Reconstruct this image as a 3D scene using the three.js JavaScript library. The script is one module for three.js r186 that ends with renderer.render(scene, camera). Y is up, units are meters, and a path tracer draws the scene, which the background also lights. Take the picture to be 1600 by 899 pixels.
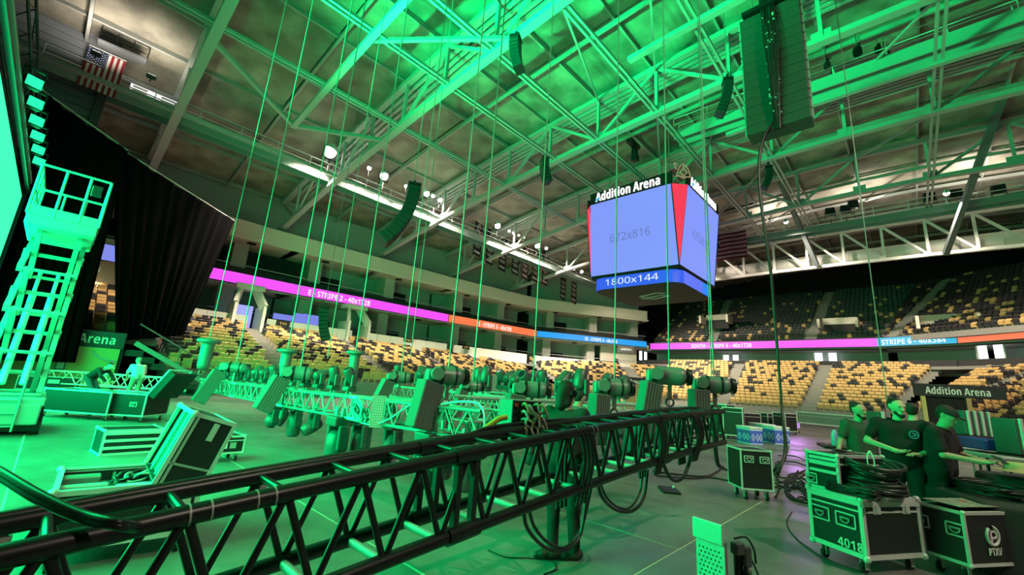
import * as THREE from 'three';
import { mergeGeometries } from 'three/addons/utils/BufferGeometryUtils.js';
import { RoundedBoxGeometry } from 'three/addons/geometries/RoundedBoxGeometry.js';
import { RectAreaLightUniformsLib } from 'three/addons/lights/RectAreaLightUniformsLib.js';
import { FontLoader } from 'three/addons/loaders/FontLoader.js';
import { TextGeometry } from 'three/addons/geometries/TextGeometry.js';

// ---------------------------------------------------------------- camera, exposure, light
// The arena's own axes: x runs from the stage towards the south end, -z towards the suites on the left, y up.
const scene = new THREE.Scene();
const camera = new THREE.PerspectiveCamera(68.54, 1600 / 899, 0.05, 300);
camera.rotation.order = 'YXZ';
camera.position.set(0, 1.65, 0);
camera.rotation.set(13.03 * Math.PI / 180, -46.5 * Math.PI / 180, 3.92 * Math.PI / 180);
camera.updateMatrixWorld(true);
const renderer = new THREE.WebGLRenderer({ antialias: true });
renderer.toneMapping = THREE.LinearToneMapping;
renderer.toneMappingExposure = 1.2;
renderer.shadowMap.enabled = true;
scene.background = new THREE.Color(0x000000);
RectAreaLightUniformsLib.init();
const LIGHT = { led: 14, ledColor: [0.0, 1.0, 0.23], wash: 3600, seat: 2000, south: 1250, magenta: 5 };

// the stage screen: a green light of the screen's own size just in front of its face
{
  const l = new THREE.RectAreaLight(new THREE.Color().setRGB(...LIGHT.ledColor), LIGHT.led, 20, 6.6);
  l.name = 'stage_screen_light';
  l.position.set(-1.9, 4.1, -14); l.lookAt(10, 4.1, -14);
  scene.add(l);
}

// ---------------------------------------------------------------- helpers
let seed = 1234567;
const rnd = () => { seed = (seed * 1664525 + 1013904223) >>> 0; return seed / 4294967296; };
const rr = (a, b) => a + (b - a) * rnd();
const V3 = (x, y, z) => new THREE.Vector3(x, y, z);
const W = (u, h, v) => V3(u, h, -v);
const EYE = camera.position.clone();
function ray(px, py) {
  const f = 660;
  return V3((px - 800) / f, -(py - 449.5) / f, -1).applyQuaternion(camera.quaternion);
}
const onU = (px, py, u) => { const d = ray(px, py); return EYE.clone().addScaledVector(d, (u - EYE.x) / d.x); };
const onV = (px, py, v) => { const d = ray(px, py); return EYE.clone().addScaledVector(d, (-v - EYE.z) / d.z); };
const onH = (px, py, h) => { const d = ray(px, py); return EYE.clone().addScaledVector(d, (h - EYE.y) / d.y); };
const FWD = V3(Math.sin(46.5 * Math.PI / 180), 0, -Math.cos(46.5 * Math.PI / 180));
const onD = (px, py, dep) => { const d = ray(px, py); return EYE.clone().addScaledVector(d, dep / d.dot(FWD)); };
function project(p) {
  const q = p.clone().sub(EYE).applyQuaternion(camera.quaternion.clone().invert());
  return q.z < -0.1 ? [800 + 660 * q.x / -q.z, 449.5 - 660 * q.y / -q.z, -q.z] : null;
}

// materials
const lin = (r, g, b) => new THREE.Color().setRGB(r, g, b);
function std(r, g, b, rough = 0.7, metal = 0, extra = {}) {
  return new THREE.MeshStandardMaterial({ color: lin(r, g, b), roughness: rough, metalness: metal, ...extra });
}
function glow(r, g, b, k = 1, base = 0.02) {
  return new THREE.MeshStandardMaterial({ color: lin(base, base, base), emissive: lin(r, g, b), emissiveIntensity: k, roughness: 0.5 });
}
const srgb = (r, g, b) => [r, g, b].map(c => { c /= 255; return c <= 0.04045 ? c / 12.92 : ((c + 0.055) / 1.055) ** 2.4; });

function hash2(x, y, s) { let n = Math.imul(x, 374761393) + Math.imul(y, 668265263) + Math.imul(s, 1274126177) | 0; n = Math.imul(n ^ (n >>> 13), 1274126177); return ((n ^ (n >>> 16)) >>> 0) / 4294967296; }
function vnoise(x, y, per, s) {
  const x0 = Math.floor(x), y0 = Math.floor(y), fx = x - x0, fy = y - y0, m = i => ((i % per) + per) % per;
  const sx = fx * fx * (3 - 2 * fx), sy = fy * fy * (3 - 2 * fy);
  const a = hash2(m(x0), m(y0), s), b = hash2(m(x0 + 1), m(y0), s), c = hash2(m(x0), m(y0 + 1), s), d = hash2(m(x0 + 1), m(y0 + 1), s);
  return a + (b - a) * sx + (c - a) * sy + (a - b - c + d) * sx * sy;
}
function fbm(x, y, per, s, oct = 5) { let t = 0, a = 0.5; for (let i = 0; i < oct; i++) { t += a * vnoise(x, y, per, s + i); x *= 2; y *= 2; per *= 2; a *= 0.5; } return t; }
function dataTex(n, fn, srgbMap = false, repeat = 1) {
  const d = new Uint8Array(n * n * 4);
  for (let j = 0; j < n; j++) for (let i = 0; i < n; i++) {
    const c = fn(i / n, j / n), k = 4 * (j * n + i);
    const [r, g, b] = typeof c === 'number' ? [c, c, c] : c;
    d[k] = 255 * Math.min(1, Math.max(0, r)); d[k + 1] = 255 * Math.min(1, Math.max(0, g)); d[k + 2] = 255 * Math.min(1, Math.max(0, b)); d[k + 3] = 255;
  }
  const t = new THREE.DataTexture(d, n, n, THREE.RGBAFormat);
  t.wrapS = t.wrapT = THREE.RepeatWrapping; t.magFilter = THREE.LinearFilter; t.minFilter = THREE.LinearMipmapLinearFilter; t.generateMipmaps = true;
  if (srgbMap) t.colorSpace = THREE.SRGBColorSpace;
  t.repeat.set(repeat, repeat); t.needsUpdate = true;
  return t;
}
function canvasTex(w, h, draw) {
  const c = document.createElement('canvas'); c.width = w; c.height = h;
  draw(c.getContext('2d'), w, h);
  const t = new THREE.CanvasTexture(c); t.colorSpace = THREE.SRGBColorSpace; t.anisotropy = 8;
  return t;
}

// geometry
function clean(g) {
  g = g.index ? g.toNonIndexed() : g;
  for (const k of Object.keys(g.attributes)) if (!['position', 'normal', 'uv'].includes(k)) g.deleteAttribute(k);
  if (!g.attributes.uv) g.setAttribute('uv', new THREE.BufferAttribute(new Float32Array(g.attributes.position.count * 2), 2));
  return g;
}
const mg = list => list.length === 1 ? clean(list[0]) : mergeGeometries(list.map(clean));
function box(w, h, d, x = 0, y = 0, z = 0, ry = 0, rx = 0, rz = 0) {
  const g = new THREE.BoxGeometry(w, h, d);
  if (rx) g.rotateX(rx); if (rz) g.rotateZ(rz); if (ry) g.rotateY(ry);
  return g.translate(x, y, z);
}
function rbox(w, h, d, r = 0.01, x = 0, y = 0, z = 0, ry = 0, rx = 0, rz = 0, seg = 2) {
  const g = new RoundedBoxGeometry(w, h, d, seg, r);
  if (rx) g.rotateX(rx); if (rz) g.rotateZ(rz); if (ry) g.rotateY(ry);
  return g.translate(x, y, z);
}
const UPV = V3(0, 1, 0);
function bar(a, b, r, n = 8, r2 = r) {
  const d = b.clone().sub(a), L = d.length();
  const g = new THREE.CylinderGeometry(r2, r, L, n, 1);
  g.applyQuaternion(new THREE.Quaternion().setFromUnitVectors(UPV, d.normalize()));
  return g.translate((a.x + b.x) / 2, (a.y + b.y) / 2, (a.z + b.z) / 2);
}
// a square-edged bar between two points; w is across (level), h is up
function beam(a, b, w, h) {
  const d = b.clone().sub(a), L = d.length(); d.normalize();
  const side = Math.abs(d.y) > 0.98 ? V3(1, 0, 0) : V3().crossVectors(d, UPV).normalize();
  const up = V3().crossVectors(side, d).normalize();
  const g = new THREE.BoxGeometry(w, h, L);
  g.applyMatrix4(new THREE.Matrix4().makeBasis(side, up, d.clone().negate()));
  return g.translate((a.x + b.x) / 2, (a.y + b.y) / 2, (a.z + b.z) / 2);
}
function tube(pts, r, n = 6, seg) {
  const c = new THREE.CatmullRomCurve3(pts, false, 'centripetal');
  return new THREE.TubeGeometry(c, seg || Math.max(8, pts.length * 6), r, n, false);
}
const lathe = (prof, n = 20) => new THREE.LatheGeometry(prof.map(p => new THREE.Vector2(...p)), n);
// uv in metres by the dominant direction of each face
function uvm(g, s = 1) {
  g = clean(g);
  const p = g.attributes.position, n = g.attributes.normal, uv = g.attributes.uv;
  for (let i = 0; i < p.count; i++) {
    const ax = Math.abs(n.getX(i)), ay = Math.abs(n.getY(i)), az = Math.abs(n.getZ(i));
    if (ay >= ax && ay >= az) uv.setXY(i, p.getX(i) * s, p.getZ(i) * s);
    else if (ax >= az) uv.setXY(i, p.getZ(i) * s, p.getY(i) * s);
    else uv.setXY(i, p.getX(i) * s, p.getY(i) * s);
  }
  return g;
}
// slab on four top corners (counter-clockwise seen from above), t thick downwards
function slab(c, t, flip) {
  const top = c.map(p => p.clone()), bot = c.map(p => p.clone().setY(p.y - t));
  const pos = [], q = (a, b, d, e) => pos.push(a, b, d, a, d, e);
  q(top[0], top[1], top[2], top[3]); q(bot[3], bot[2], bot[1], bot[0]);
  for (let i = 0; i < 4; i++) { const j = (i + 1) % 4; q(bot[i], bot[j], top[j], top[i]); }
  const g = new THREE.BufferGeometry();
  g.setAttribute('position', new THREE.Float32BufferAttribute(pos.flatMap(p => [p.x, p.y, p.z]), 3));
  g.computeVertexNormals();
  return uvm(g);
}

// objects
const used = new Map();
function numbered(name) {
  const k = used.get(name) || 0; used.set(name, k + 1);
  return k ? name + '_' + String(k).padStart(3, '0') : name;
}
function meta(o, label, category, group) {
  if (label) o.userData.label = label;
  if (category) o.userData.category = category;
  if (group) o.userData.group = group;
  return o;
}
function thing(name, label, category, at = V3(0, 0, 0), turn = 0, group) {
  const o = new THREE.Group(); o.name = numbered(name);
  o.position.copy(at); o.rotation.y = turn; o.userData.base = undefined;
  scene.add(o); meta(o, label, category, group); delete o.userData.base;
  return o;
}
function mesh(name, geo, mat, parent) {
  const m = new THREE.Mesh(geo, mat); m.name = name; m.castShadow = m.receiveShadow = true;
  parent.add(m); return m;
}
// part given in the thing's own axes; list of geometries is merged
const part = (t, name, geo, mat) => mesh(name, Array.isArray(geo) ? mg(geo) : geo, mat, t);
const parts = (t, name, list, mat) => list.map(g => mesh(name, clean(g), mat, t));
// part given in world axes, for things that are not turned
function wpart(t, name, geo, mat) {
  const g = Array.isArray(geo) ? mg(geo) : geo;
  const b = V3(); for (let o = t; o && o !== scene; o = o.parent) b.add(o.position);
  g.translate(-b.x, -b.y, -b.z);
  return mesh(name, g, mat, t);
}
function single(name, label, category, geo, mat, at = V3(0, 0, 0), turn = 0, group) {
  const m = mesh(numbered(name), Array.isArray(geo) ? mg(geo) : geo, mat, scene);
  m.position.copy(at); m.rotation.y = turn;
  return meta(m, label, category, group);
}
function struct(name, geo, mat) {
  const m = geo ? mesh(numbered(name), Array.isArray(geo) ? mg(geo) : geo, mat, scene) : new THREE.Group();
  if (!geo) { m.name = numbered(name); scene.add(m); }
  m.userData.kind = 'structure';
  return m;
}
const stuff = o => { o.userData.kind = 'stuff'; return o; };
function spot(name, at, target, color, cd, angle, radius = 6, pen = 0.6) {
  const s = new THREE.SpotLight(lin(...color), cd, 0, angle, pen, 2);
  s.name = name; s.position.copy(at); s.target.position.copy(target); s.castShadow = true; s.shadow.radius = radius;
  scene.add(s); s.target.updateMatrixWorld(true);
  return s;
}

// ---------------------------------------------------------------- textures and materials
const texConcrete = dataTex(512, (x, y) => {
  const a = fbm(x * 4, y * 4, 4, 3), b = fbm(x * 32, y * 32, 32, 9, 3), c = Math.max(0, fbm(x * 7, y * 7, 7, 21) - 0.55);
  const v = 0.52 + 0.2 * (a - 0.5) + 0.1 * (b - 0.5) - 0.3 * c; return [v, v * 0.985, v * 0.96];
}, true);
const texRough = dataTex(256, (x, y) => 0.62 + 0.55 * (fbm(x * 6, y * 6, 6, 41) - 0.5));
const texWrinkle = dataTex(256, (x, y) => {
  const w = fbm(x * 3, y * 3, 3, 5); return 0.5 + 0.3 * Math.sin((y * 7 + w * 2.2) * 6.283) * fbm(x * 5, y * 5, 5, 8) + 0.3 * (fbm(x * 12, y * 12, 12, 2) - 0.5);
});
const texStain = dataTex(256, (x, y) => { const v = 0.8 + 0.5 * (fbm(x * 5, y * 5, 5, 77) - 0.5); return [v, v * 0.98, v * 0.93]; }, true);
texWrinkle.repeat.set(0.2, 0.2); texStain.repeat.set(0.17, 0.17);
const texGrain = dataTex(256, (x, y) => 0.5 + 0.5 * (fbm(x * 40, y * 40, 40, 14, 3) - 0.5));
const texPlate = dataTex(128, (x, y) => {  // raised lozenges of tread plate
  const u = (x * 4) % 1, v = (y * 4) % 1, odd = (Math.floor(x * 4) + Math.floor(y * 4)) % 2;
  const a = u - 0.5, b = v - 0.5, p = odd ? a + b : a - b, q = odd ? a - b : a + b;
  return Math.max(0, 1 - Math.hypot(p / 0.5, q / 0.16));
});
const M = {
  concrete: new THREE.MeshStandardMaterial({ color: lin(0.8, 0.8, 0.8), map: texConcrete, roughnessMap: texRough, roughness: 0.72, bumpMap: texGrain, bumpScale: 0.002 }),
  joint: std(0.5, 0.47, 0.38, 0.8),
  deck: [0, 1, 2, 3].map(i => new THREE.MeshStandardMaterial({ color: lin(0.5 - 0.04 * i, 0.49 - 0.04 * i, 0.455 - 0.037 * i), map: texStain, bumpMap: texWrinkle, bumpScale: 0.04, roughness: 0.75 })),
  steel: std(0.38, 0.40, 0.40, 0.55, 0.1),
  catwalk: std(0.20, 0.26, 0.25, 0.6),
  steelBlue: std(0.13, 0.155, 0.17, 0.6),
  steelWhite: std(0.72, 0.71, 0.70, 0.5),
  steelDark: std(0.10, 0.11, 0.12, 0.6, 0.2),
  rib: std(0.34, 0.35, 0.34, 0.6, 0.1),
  cladding: std(0.20, 0.215, 0.25, 0.6),
  tier: std(0.22, 0.21, 0.2, 0.85),
  step: std(0.24, 0.23, 0.21, 0.8),
  seatGold: std(0.56, 0.36, 0.14, 0.45),
  seatBlack: std(0.022, 0.02, 0.024, 0.45),
  cream: std(0.66, 0.62, 0.53, 0.8),
  white: std(0.72, 0.70, 0.64, 0.7),
  suiteBack: std(0.34, 0.37, 0.35, 0.8),
  partition: std(0.42, 0.42, 0.38, 0.8),
  dark: std(0.025, 0.025, 0.027, 0.8),
  black: std(0.008, 0.008, 0.009, 0.9),
  drape: new THREE.MeshPhysicalMaterial({ color: lin(0.0015, 0.0015, 0.002), roughness: 1, specularIntensity: 0.05 }),
  blackMetal: std(0.022, 0.021, 0.023, 0.34, 0.35),
  blackPaint: std(0.012, 0.012, 0.013, 0.42, 0.1),
  wornEdge: std(0.35, 0.34, 0.33, 0.4, 0.7),
  alu: std(0.66, 0.67, 0.67, 0.4, 0.2),
  aluDull: std(0.42, 0.43, 0.43, 0.5, 0.2),
  casePanel: std(0.014, 0.015, 0.016, 0.5),
  foam: std(0.05, 0.05, 0.055, 0.95),
  aluDark: std(0.26, 0.27, 0.27, 0.45, 0.2),
  brass: std(0.45, 0.36, 0.16, 0.45, 0.1),
  cableGloss: std(0.035, 0.033, 0.035, 0.3),
  rubber: std(0.012, 0.012, 0.012, 0.75),
  cable: std(0.017, 0.016, 0.017, 0.36),
  hoist: std(0.2, 0.21, 0.21, 0.4, 0.2),
  bag: std(0.13, 0.135, 0.13, 0.85),
  mover: std(0.085, 0.088, 0.09, 0.35, 0.1),
  lens: std(0.02, 0.02, 0.025, 0.08, 0),
  speaker: std(0.018, 0.019, 0.02, 0.55),
  grille: std(0.03, 0.03, 0.03, 0.65, 0.3),
  liftPaint: std(0.30, 0.31, 0.30, 0.45, 0.1),
  chain: std(0.24, 0.25, 0.24, 0.4, 0.3),
  yellowWall: std(0.55, 0.44, 0.17, 0.8),
  skin: std(0.58, 0.42, 0.30, 0.55),
  skinTan: std(0.50, 0.34, 0.24, 0.55),
  hair: std(0.016, 0.012, 0.010, 0.7),
  shirtBlack: std(0.012, 0.013, 0.014, 0.9),
  shirtGreen: std(0.045, 0.075, 0.055, 0.9),
  shirtWhite: std(0.72, 0.72, 0.68, 0.9),
  hoodie: std(0.16, 0.16, 0.17, 0.95),
  jeans: std(0.05, 0.06, 0.08, 0.9),
  khaki: std(0.32, 0.30, 0.24, 0.9),
  shoe: std(0.03, 0.022, 0.018, 0.5),
  yellow: std(0.62, 0.38, 0.05, 0.5),
  red: std(0.55, 0.03, 0.02, 0.5),
  blue: std(0.015, 0.04, 0.30, 0.5),
  wood: std(0.45, 0.28, 0.14, 0.7),
};

// ---------------------------------------------------------------- the hall: floor, walls, roof
const hch = v => { const a = Math.max(0, Math.abs(v) - 4); return 20.75 - 0.045 * a - 0.00175 * a * a; };
const DECK = 4.3;
const hdk = v => hch(v) + DECK;
{
  const f = struct('floor', uvm(box(104, 0.4, 72, 36, -0.206, -14)), M.joint);
  // panels of the floor with open joints between them
  const us = []; for (let u = 5.2 - 2.6 * 9; u < 60; u += 2.6) us.push(u);
  const vs = []; for (let v = 2.1 - 5.2 * 4; v < 40; v += 5.2) vs.push(v);
  for (const u of us) for (const v of vs) {
    const far = Math.hypot(u, v) > 34; const g = 0.014;
    const m = part(f, 'floor_panel', uvm(box(2.6 - 2 * g, 0.035, 5.2 - 2 * g, u + 1.3, -0.0175 + (far ? 0 : rr(-0.002, 0.001)), -(v + 2.6)), 0.22), M.concrete);
  }
}
// closed outer walls with thickness
struct('wall_north', box(0.5, 30, 72, -16, 14.8, -14), M.dark);
struct('wall_south', box(0.5, 30, 72, 87.5, 14.8, -14), M.black);
struct('wall_west', box(104, 30, 0.5, 36, 14.8, 21.8), M.dark);
struct('wall_east', box(104, 30, 0.5, 36, 14.8, -50.2), M.dark);

// roof: quilted deck panels between purlins, each its own slab
const ceiling = struct('ceiling', box(104, 0.4, 72, 36, 29.8, -14), M.dark);
{
  const vs = []; for (let v = -21; v < 50; v += 4.6) vs.push(v);
  for (let u = -13.6, i = 0; u < 86; u += 5.5, i++) for (let j = 0; j < vs.length - 1; j++) {
    const v0 = vs[j] + 0.04, v1 = vs[j + 1] - 0.04, a = u + 0.05, b = u + 5.45, s = rr(-0.12, 0.12);
    if (u > 70 && j % 2) continue;
    const w1 = u > 70 ? Math.min(49.8, v1 + 4.6) : v1;
    part(ceiling, 'deck_panel', slab([W(a, hdk(v0) + s, v0), W(b, hdk(v0) + s, v0), W(b, hdk(w1) + s, w1), W(a, hdk(w1) + s, w1)], 0.14), M.deck[Math.floor(rnd() * 4)]);
  }
  for (const v of vs) part(ceiling, 'purlin', beam(W(-15, hdk(v) - 0.28, v), W(86, hdk(v) - 0.28, v), 0.14, 0.34), M.rib);
  for (let u = -8.1; u < 80; u += 5.5) {
    const pts = vs.map(v => W(u, hdk(v) - 0.62, v)), gs = [];
    for (let i = 0; i < pts.length - 1; i++) gs.push(beam(pts[i], pts[i + 1], 0.16, 0.3));
    parts(ceiling, 'joist', gs, M.rib);
  }
  // ribbed strips of bare metal deck beside the trusses
  for (const u of [13.5, 24.5, 35.5]) for (let k = 0; k < 4; k++) {
    const gs = []; for (let v = -16; v < 44; v += 4) gs.push(beam(W(u + 0.5 + k * 0.42, hdk(v) - 0.95, v), W(u + 0.5 + k * 0.42, hdk(v + 4) - 0.95, v + 4), 0.22, 0.2));
    parts(ceiling, 'deck_rib', gs, M.steel);
  }
}
// main roof trusses
const panelV = []; for (let v = -16.8; v < 48; v += 4.6) panelV.push(v);
function roofTruss(u, label) {
  const t = thing('roof_truss', label, 'roof truss', W(u, hch(0), 0));
  const lo = v => W(u, hch(v), v), hi = v => W(u, hch(v) + 3.5, v);
  for (let i = 0; i < panelV.length - 1; i++) {
    const a = panelV[i], b = panelV[i + 1];
    wpart(t, 'bottom_chord', beam(lo(a), lo(b), 0.5, 0.32), M.steel);
    wpart(t, 'top_chord', beam(hi(a), hi(b), 0.45, 0.36), M.steel);
    wpart(t, 'post', beam(lo(a), hi(a), 0.2, 0.2), M.steel);
    const d = (i % 2) ? [lo(a), hi(b)] : [hi(a), lo(b)];
    if (i !== 3) wpart(t, 'diagonal', beam(d[0], d[1], 0.18, 0.2), M.steel);
    wpart(t, 'gusset', box(0.08, 0.7, 0.9, u, hch(a) + 0.3, -a), M.steel);
  }
}
roofTruss(2.4, 'dark grey steel roof truss nearest the stage, leaving the photo at the upper left');
roofTruss(13.5, 'bright green lit roof truss crossing the upper middle down to the suite wall');
roofTruss(24.5, 'green lit roof truss passing behind the large hanging speaker panel');
roofTruss(35.5, 'roof truss just above and behind the hanging video board');
roofTruss(46.5, 'last roof truss before the white arched truss at the south end');
// level struts between trusses, pairs of rails
{
  const bays = [[-8.6, 2.4], [2.4, 13.5], [13.5, 24.5], [24.5, 35.5], [35.5, 46.5], [46.5, 57.5]];
  const st = struct('trim_1', null);
  for (const [a, b] of bays) for (const v of [-12.2, -3, 6.3, 10.8, 15.4, 19.3, 24.9, 34]) {
    if (a < 0 && v < 14) continue;
    for (const s of [-0.15, 0.15]) part(st, 'strut', beam(W(a, hch(v) + 0.05, v + s), W(b, hch(v) + 0.05, v + s), 0.13, 0.18), M.steel);
    if (Math.round(v * 10) % 3 === 0) part(st, 'cross_brace', beam(W(a, hch(v), v), W(b, hch(v + 4.6) + 3.3, v + 4.6), 0.12, 0.12), M.steel);
  }
  // half-bay beam and its K braces over the left of the picture
  for (const [u, v0, v1] of [[8.2, 8, 30], [19, -12, 10], [30, -14, 8]]) {
    const gs = []; for (let v = v0; v < v1 - 1; v += 2) gs.push(beam(W(u, hch(v) - 0.1, v), W(u, hch(v + 2) - 0.1, v + 2), 0.36, 0.26));
    parts(st, 'half_bay_beam', gs, M.steel);
  }
  part(st, 'k_brace', beam(W(8.2, hch(30), 30), W(13.5, hch(27), 27), 0.28, 0.24), M.steel);
  part(st, 'k_brace', beam(W(8.2, hch(30), 30), W(2.4, hch(26), 26), 0.28, 0.24), M.steel);
  part(st, 'k_brace', beam(W(8.2, hch(20), 20), W(13.5, hch(14), 14), 0.2, 0.2), M.steel);
}

// ---------------------------------------------------------------- seating bowl
const seatGeo = (() => {
  const back = rbox(0.46, 0.52, 0.06, 0.025, 0, 0.56, 0.16, 0, 0.16);
  const pan = rbox(0.44, 0.40, 0.07, 0.025, 0, 0.47, 0.02, 0, -0.22);
  const foot = box(0.05, 0.34, 0.1, -0.24, 0.17, 0.13), arm = box(0.05, 0.06, 0.36, -0.245, 0.6, 0.02);
  return mg([back, pan, foot, arm]);
})();
const seatSpots = [];     // every seat of the bowl
const bankNames = [];
function bank(o) {
  const { name, A, t, n, len, rows, run, rise, h0, g0 = 0, g1 = 0, aisles = [], gold, label, front = 0 } = o;
  const P = (s, d, h) => W(A[0] + t[0] * s + n[0] * d, h, A[1] + t[1] * s + n[1] * d);
  const st = struct(name, null), th = Math.atan2(n[0], -n[1]);
  const rowsG = [];
  for (let i = 0; i < rows; i++) {
    const s0 = -g0 * i, s1 = len + g1 * i, h = h0 + rise * i;
    const c = [P(s0, i * run, h), P(s1, i * run, h), P(s1, (i + 1) * run + 0.02, h), P(s0, (i + 1) * run + 0.02, h)];
    const flip = t[0] * n[1] - t[1] * n[0] > 0;
    part(st, 'tier', slab(flip ? c : c.reverse(), i ? rise + 0.12 : Math.max(front, 0.3)), M.tier);
    let count = 0;
    for (let s = s0 + 0.3; s < s1 - 0.3; s += 0.53) {
      if (aisles.some(([p, w, lean = 0]) => Math.abs(s - p - lean * i) < w / 2 + 0.2)) continue;
      const p = P(s, i * run + 0.5, h);
      seatSpots.push({ p, th, gold: rnd() < gold(i, s), row: i, bank: label, place: ++count });
    }
    for (const [p, w, lean = 0] of aisles) for (const k of [0, 1]) {
      const q = P(p + lean * i, i * run + 0.2 + 0.4 * k, h + rise * (0.12 + 0.44 * k));
      const b = box(w, rise * 0.5, 0.42, 0, 0, 0); b.rotateY(th); b.translate(q.x, q.y, q.z);
      part(st, 'aisle_step', b, o.stepMat || M.step);
    }
  }
  return st;
}
const R2 = Math.SQRT1_2;
bank({ name: 'stand_left', label: 'left bank under the suites', A: [4.6, 30], t: [1, 0], n: [0, 1], len: 37, rows: 15, run: 0.87, rise: 0.265, h0: 1.1, g1: 0.35, front: 1.1,
  aisles: [[6.2, 1.2, 0.06], [14.5, 1.2, 0.06], [23, 1.2, 0.1], [31, 1.2, 0.12]], gold: (i, s) => i < 3 ? 0.85 : 0.56 });
bank({ name: 'stand_left_end', label: 'bank behind the black drape', A: [-12, 33], t: [1, 0], n: [0, 1], len: 16.2, rows: 12, run: 0.87, rise: 0.3, h0: 2.9, front: 0.4, aisles: [[9, 1.2, 0]], gold: () => 0.62 });
bank({ name: 'stand_corner', label: 'far corner bank', A: [43.5, 29.5], t: [R2, -R2], n: [R2, R2], len: 12.5, rows: 15, run: 0.87, rise: 0.29, h0: 1.2, g0: 0.35, g1: 0.2, front: 1.2,
  aisles: [[9, 1.6, 0.05]], gold: (i) => 0.62 });
bank({ name: 'stand_south', label: 'south bank under the magenta ribbon', A: [51.5, 23.5], t: [0, -1], n: [1, 0], len: 21.5, rows: 16, run: 0.87, rise: 0.345, h0: 1.2, g0: 0.25, g1: 0.3, front: 1.2,
  aisles: [[7.8, 1.3, -0.1], [15.8, 1.3, 0.02]], gold: (i) => i < 7 ? 0.86 : 0.74 });
bank({ name: 'stand_south_corner', label: 'right corner bank', A: [51.0, 1.2], t: [-0.72, -0.69], n: [0.69, -0.72], len: 19, rows: 16, run: 0.87, rise: 0.335, h0: 1.2, g0: 0.3, front: 1.2,
  aisles: [[1.5, 1.2, -0.05], [13, 1.2, 0]], gold: (i) => i < 7 ? 0.8 : 0.6 });
bank({ name: 'stand_upper_south', label: 'upper bank above the magenta ribbon', A: [68.6, 31.5], t: [0, -1], n: [1, 0], len: 29, rows: 20, run: 0.84, rise: 0.5, h0: 10.25, g1: 0.3, front: 0.6,
  aisles: [[9.6, 1.3, -0.1], [22.2, 1.3, 0.05]], gold: (i) => 0.15 - 0.006 * i });
bank({ name: 'stand_upper_corner', label: 'upper bank above the orange ribbon', A: [67.6, 2.2], t: [-0.58, -0.815], n: [0.815, -0.58], len: 24, rows: 20, run: 0.84, rise: 0.5, h0: 10.25, g0: 0.35, front: 0.6,
  aisles: [[1.2, 1.3, -0.2]], gold: (i) => 0.26 - 0.01 * i });

// the 300 seats that show largest are objects of their own, the rest are joined per colour
{
  let cand = [];
  for (const s of seatSpots) {
    const q = project(s.p.clone().setY(s.p.y + 0.5));
    s.vis = q && q[0] > 196 && q[0] < 1598 && q[1] > 300 && q[1] < 640 && !(q[0] < 300 && q[1] < 525) && !(q[0] > 330 && q[0] < 1280 && q[1] > 592);
    if (s.vis) { s.q = q; s.size = q[2]; cand.push(s); }
  }
  cand.sort((a, b) => a.size - b.size);
  cand = cand.slice(0, 300);
  const proto = { true: null, false: null };
  const ordinal = ['front', 'second', 'third', 'fourth', 'fifth', 'sixth', 'seventh', 'eighth', 'ninth', 'tenth', 'eleventh', 'twelfth', 'thirteenth', 'fourteenth', 'fifteenth', 'sixteenth'];
  for (const s of cand) {
    s.own = true;
    let m;
    if (!proto[s.gold]) { m = new THREE.Mesh(seatGeo, s.gold ? M.seatGold : M.seatBlack); m.castShadow = m.receiveShadow = true; proto[s.gold] = m; }
    else m = proto[s.gold].clone();
    m.name = numbered('stadium_seat'); m.position.copy(s.p); m.rotation.y = s.th; m.userData = {};
    const where = `${ordinal[s.row]} row of the ${s.bank}`;
    meta(m, `${s.gold ? 'gold' : 'black'} folded seat, ${s.place}${[11, 12, 13].includes(s.place % 100) ? 'th' : ['th', 'st', 'nd', 'rd'][s.place % 10] || 'th'} from left, ${where}`, 'seat', `${s.gold ? 'gold' : 'black'} seats in the ${where}`);
    scene.add(m);
  }
  const q = new THREE.Quaternion(), one = V3(1, 1, 1), mx = new THREE.Matrix4();
  const groups = new Map();
  for (const s of seatSpots) if (!s.own) { const k = s.bank + '|' + s.gold; if (!groups.has(k)) groups.set(k, []); groups.get(k).push(s); }
  for (const [k, list] of groups) {
    const gold = k.endsWith('true'), im = new THREE.InstancedMesh(seatGeo, gold ? M.seatGold : M.seatBlack, list.length);
    list.forEach((s, i) => im.setMatrixAt(i, mx.compose(s.p, q.setFromAxisAngle(UPV, s.th), one)));
    im.name = numbered(gold ? 'gold_seating' : 'black_seating'); im.castShadow = im.receiveShadow = true;
    scene.add(stuff(meta(im, `remaining ${gold ? 'gold' : 'black'} stadium seats of the ${list[0].bank}`, 'seating')));
  }
}

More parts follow.
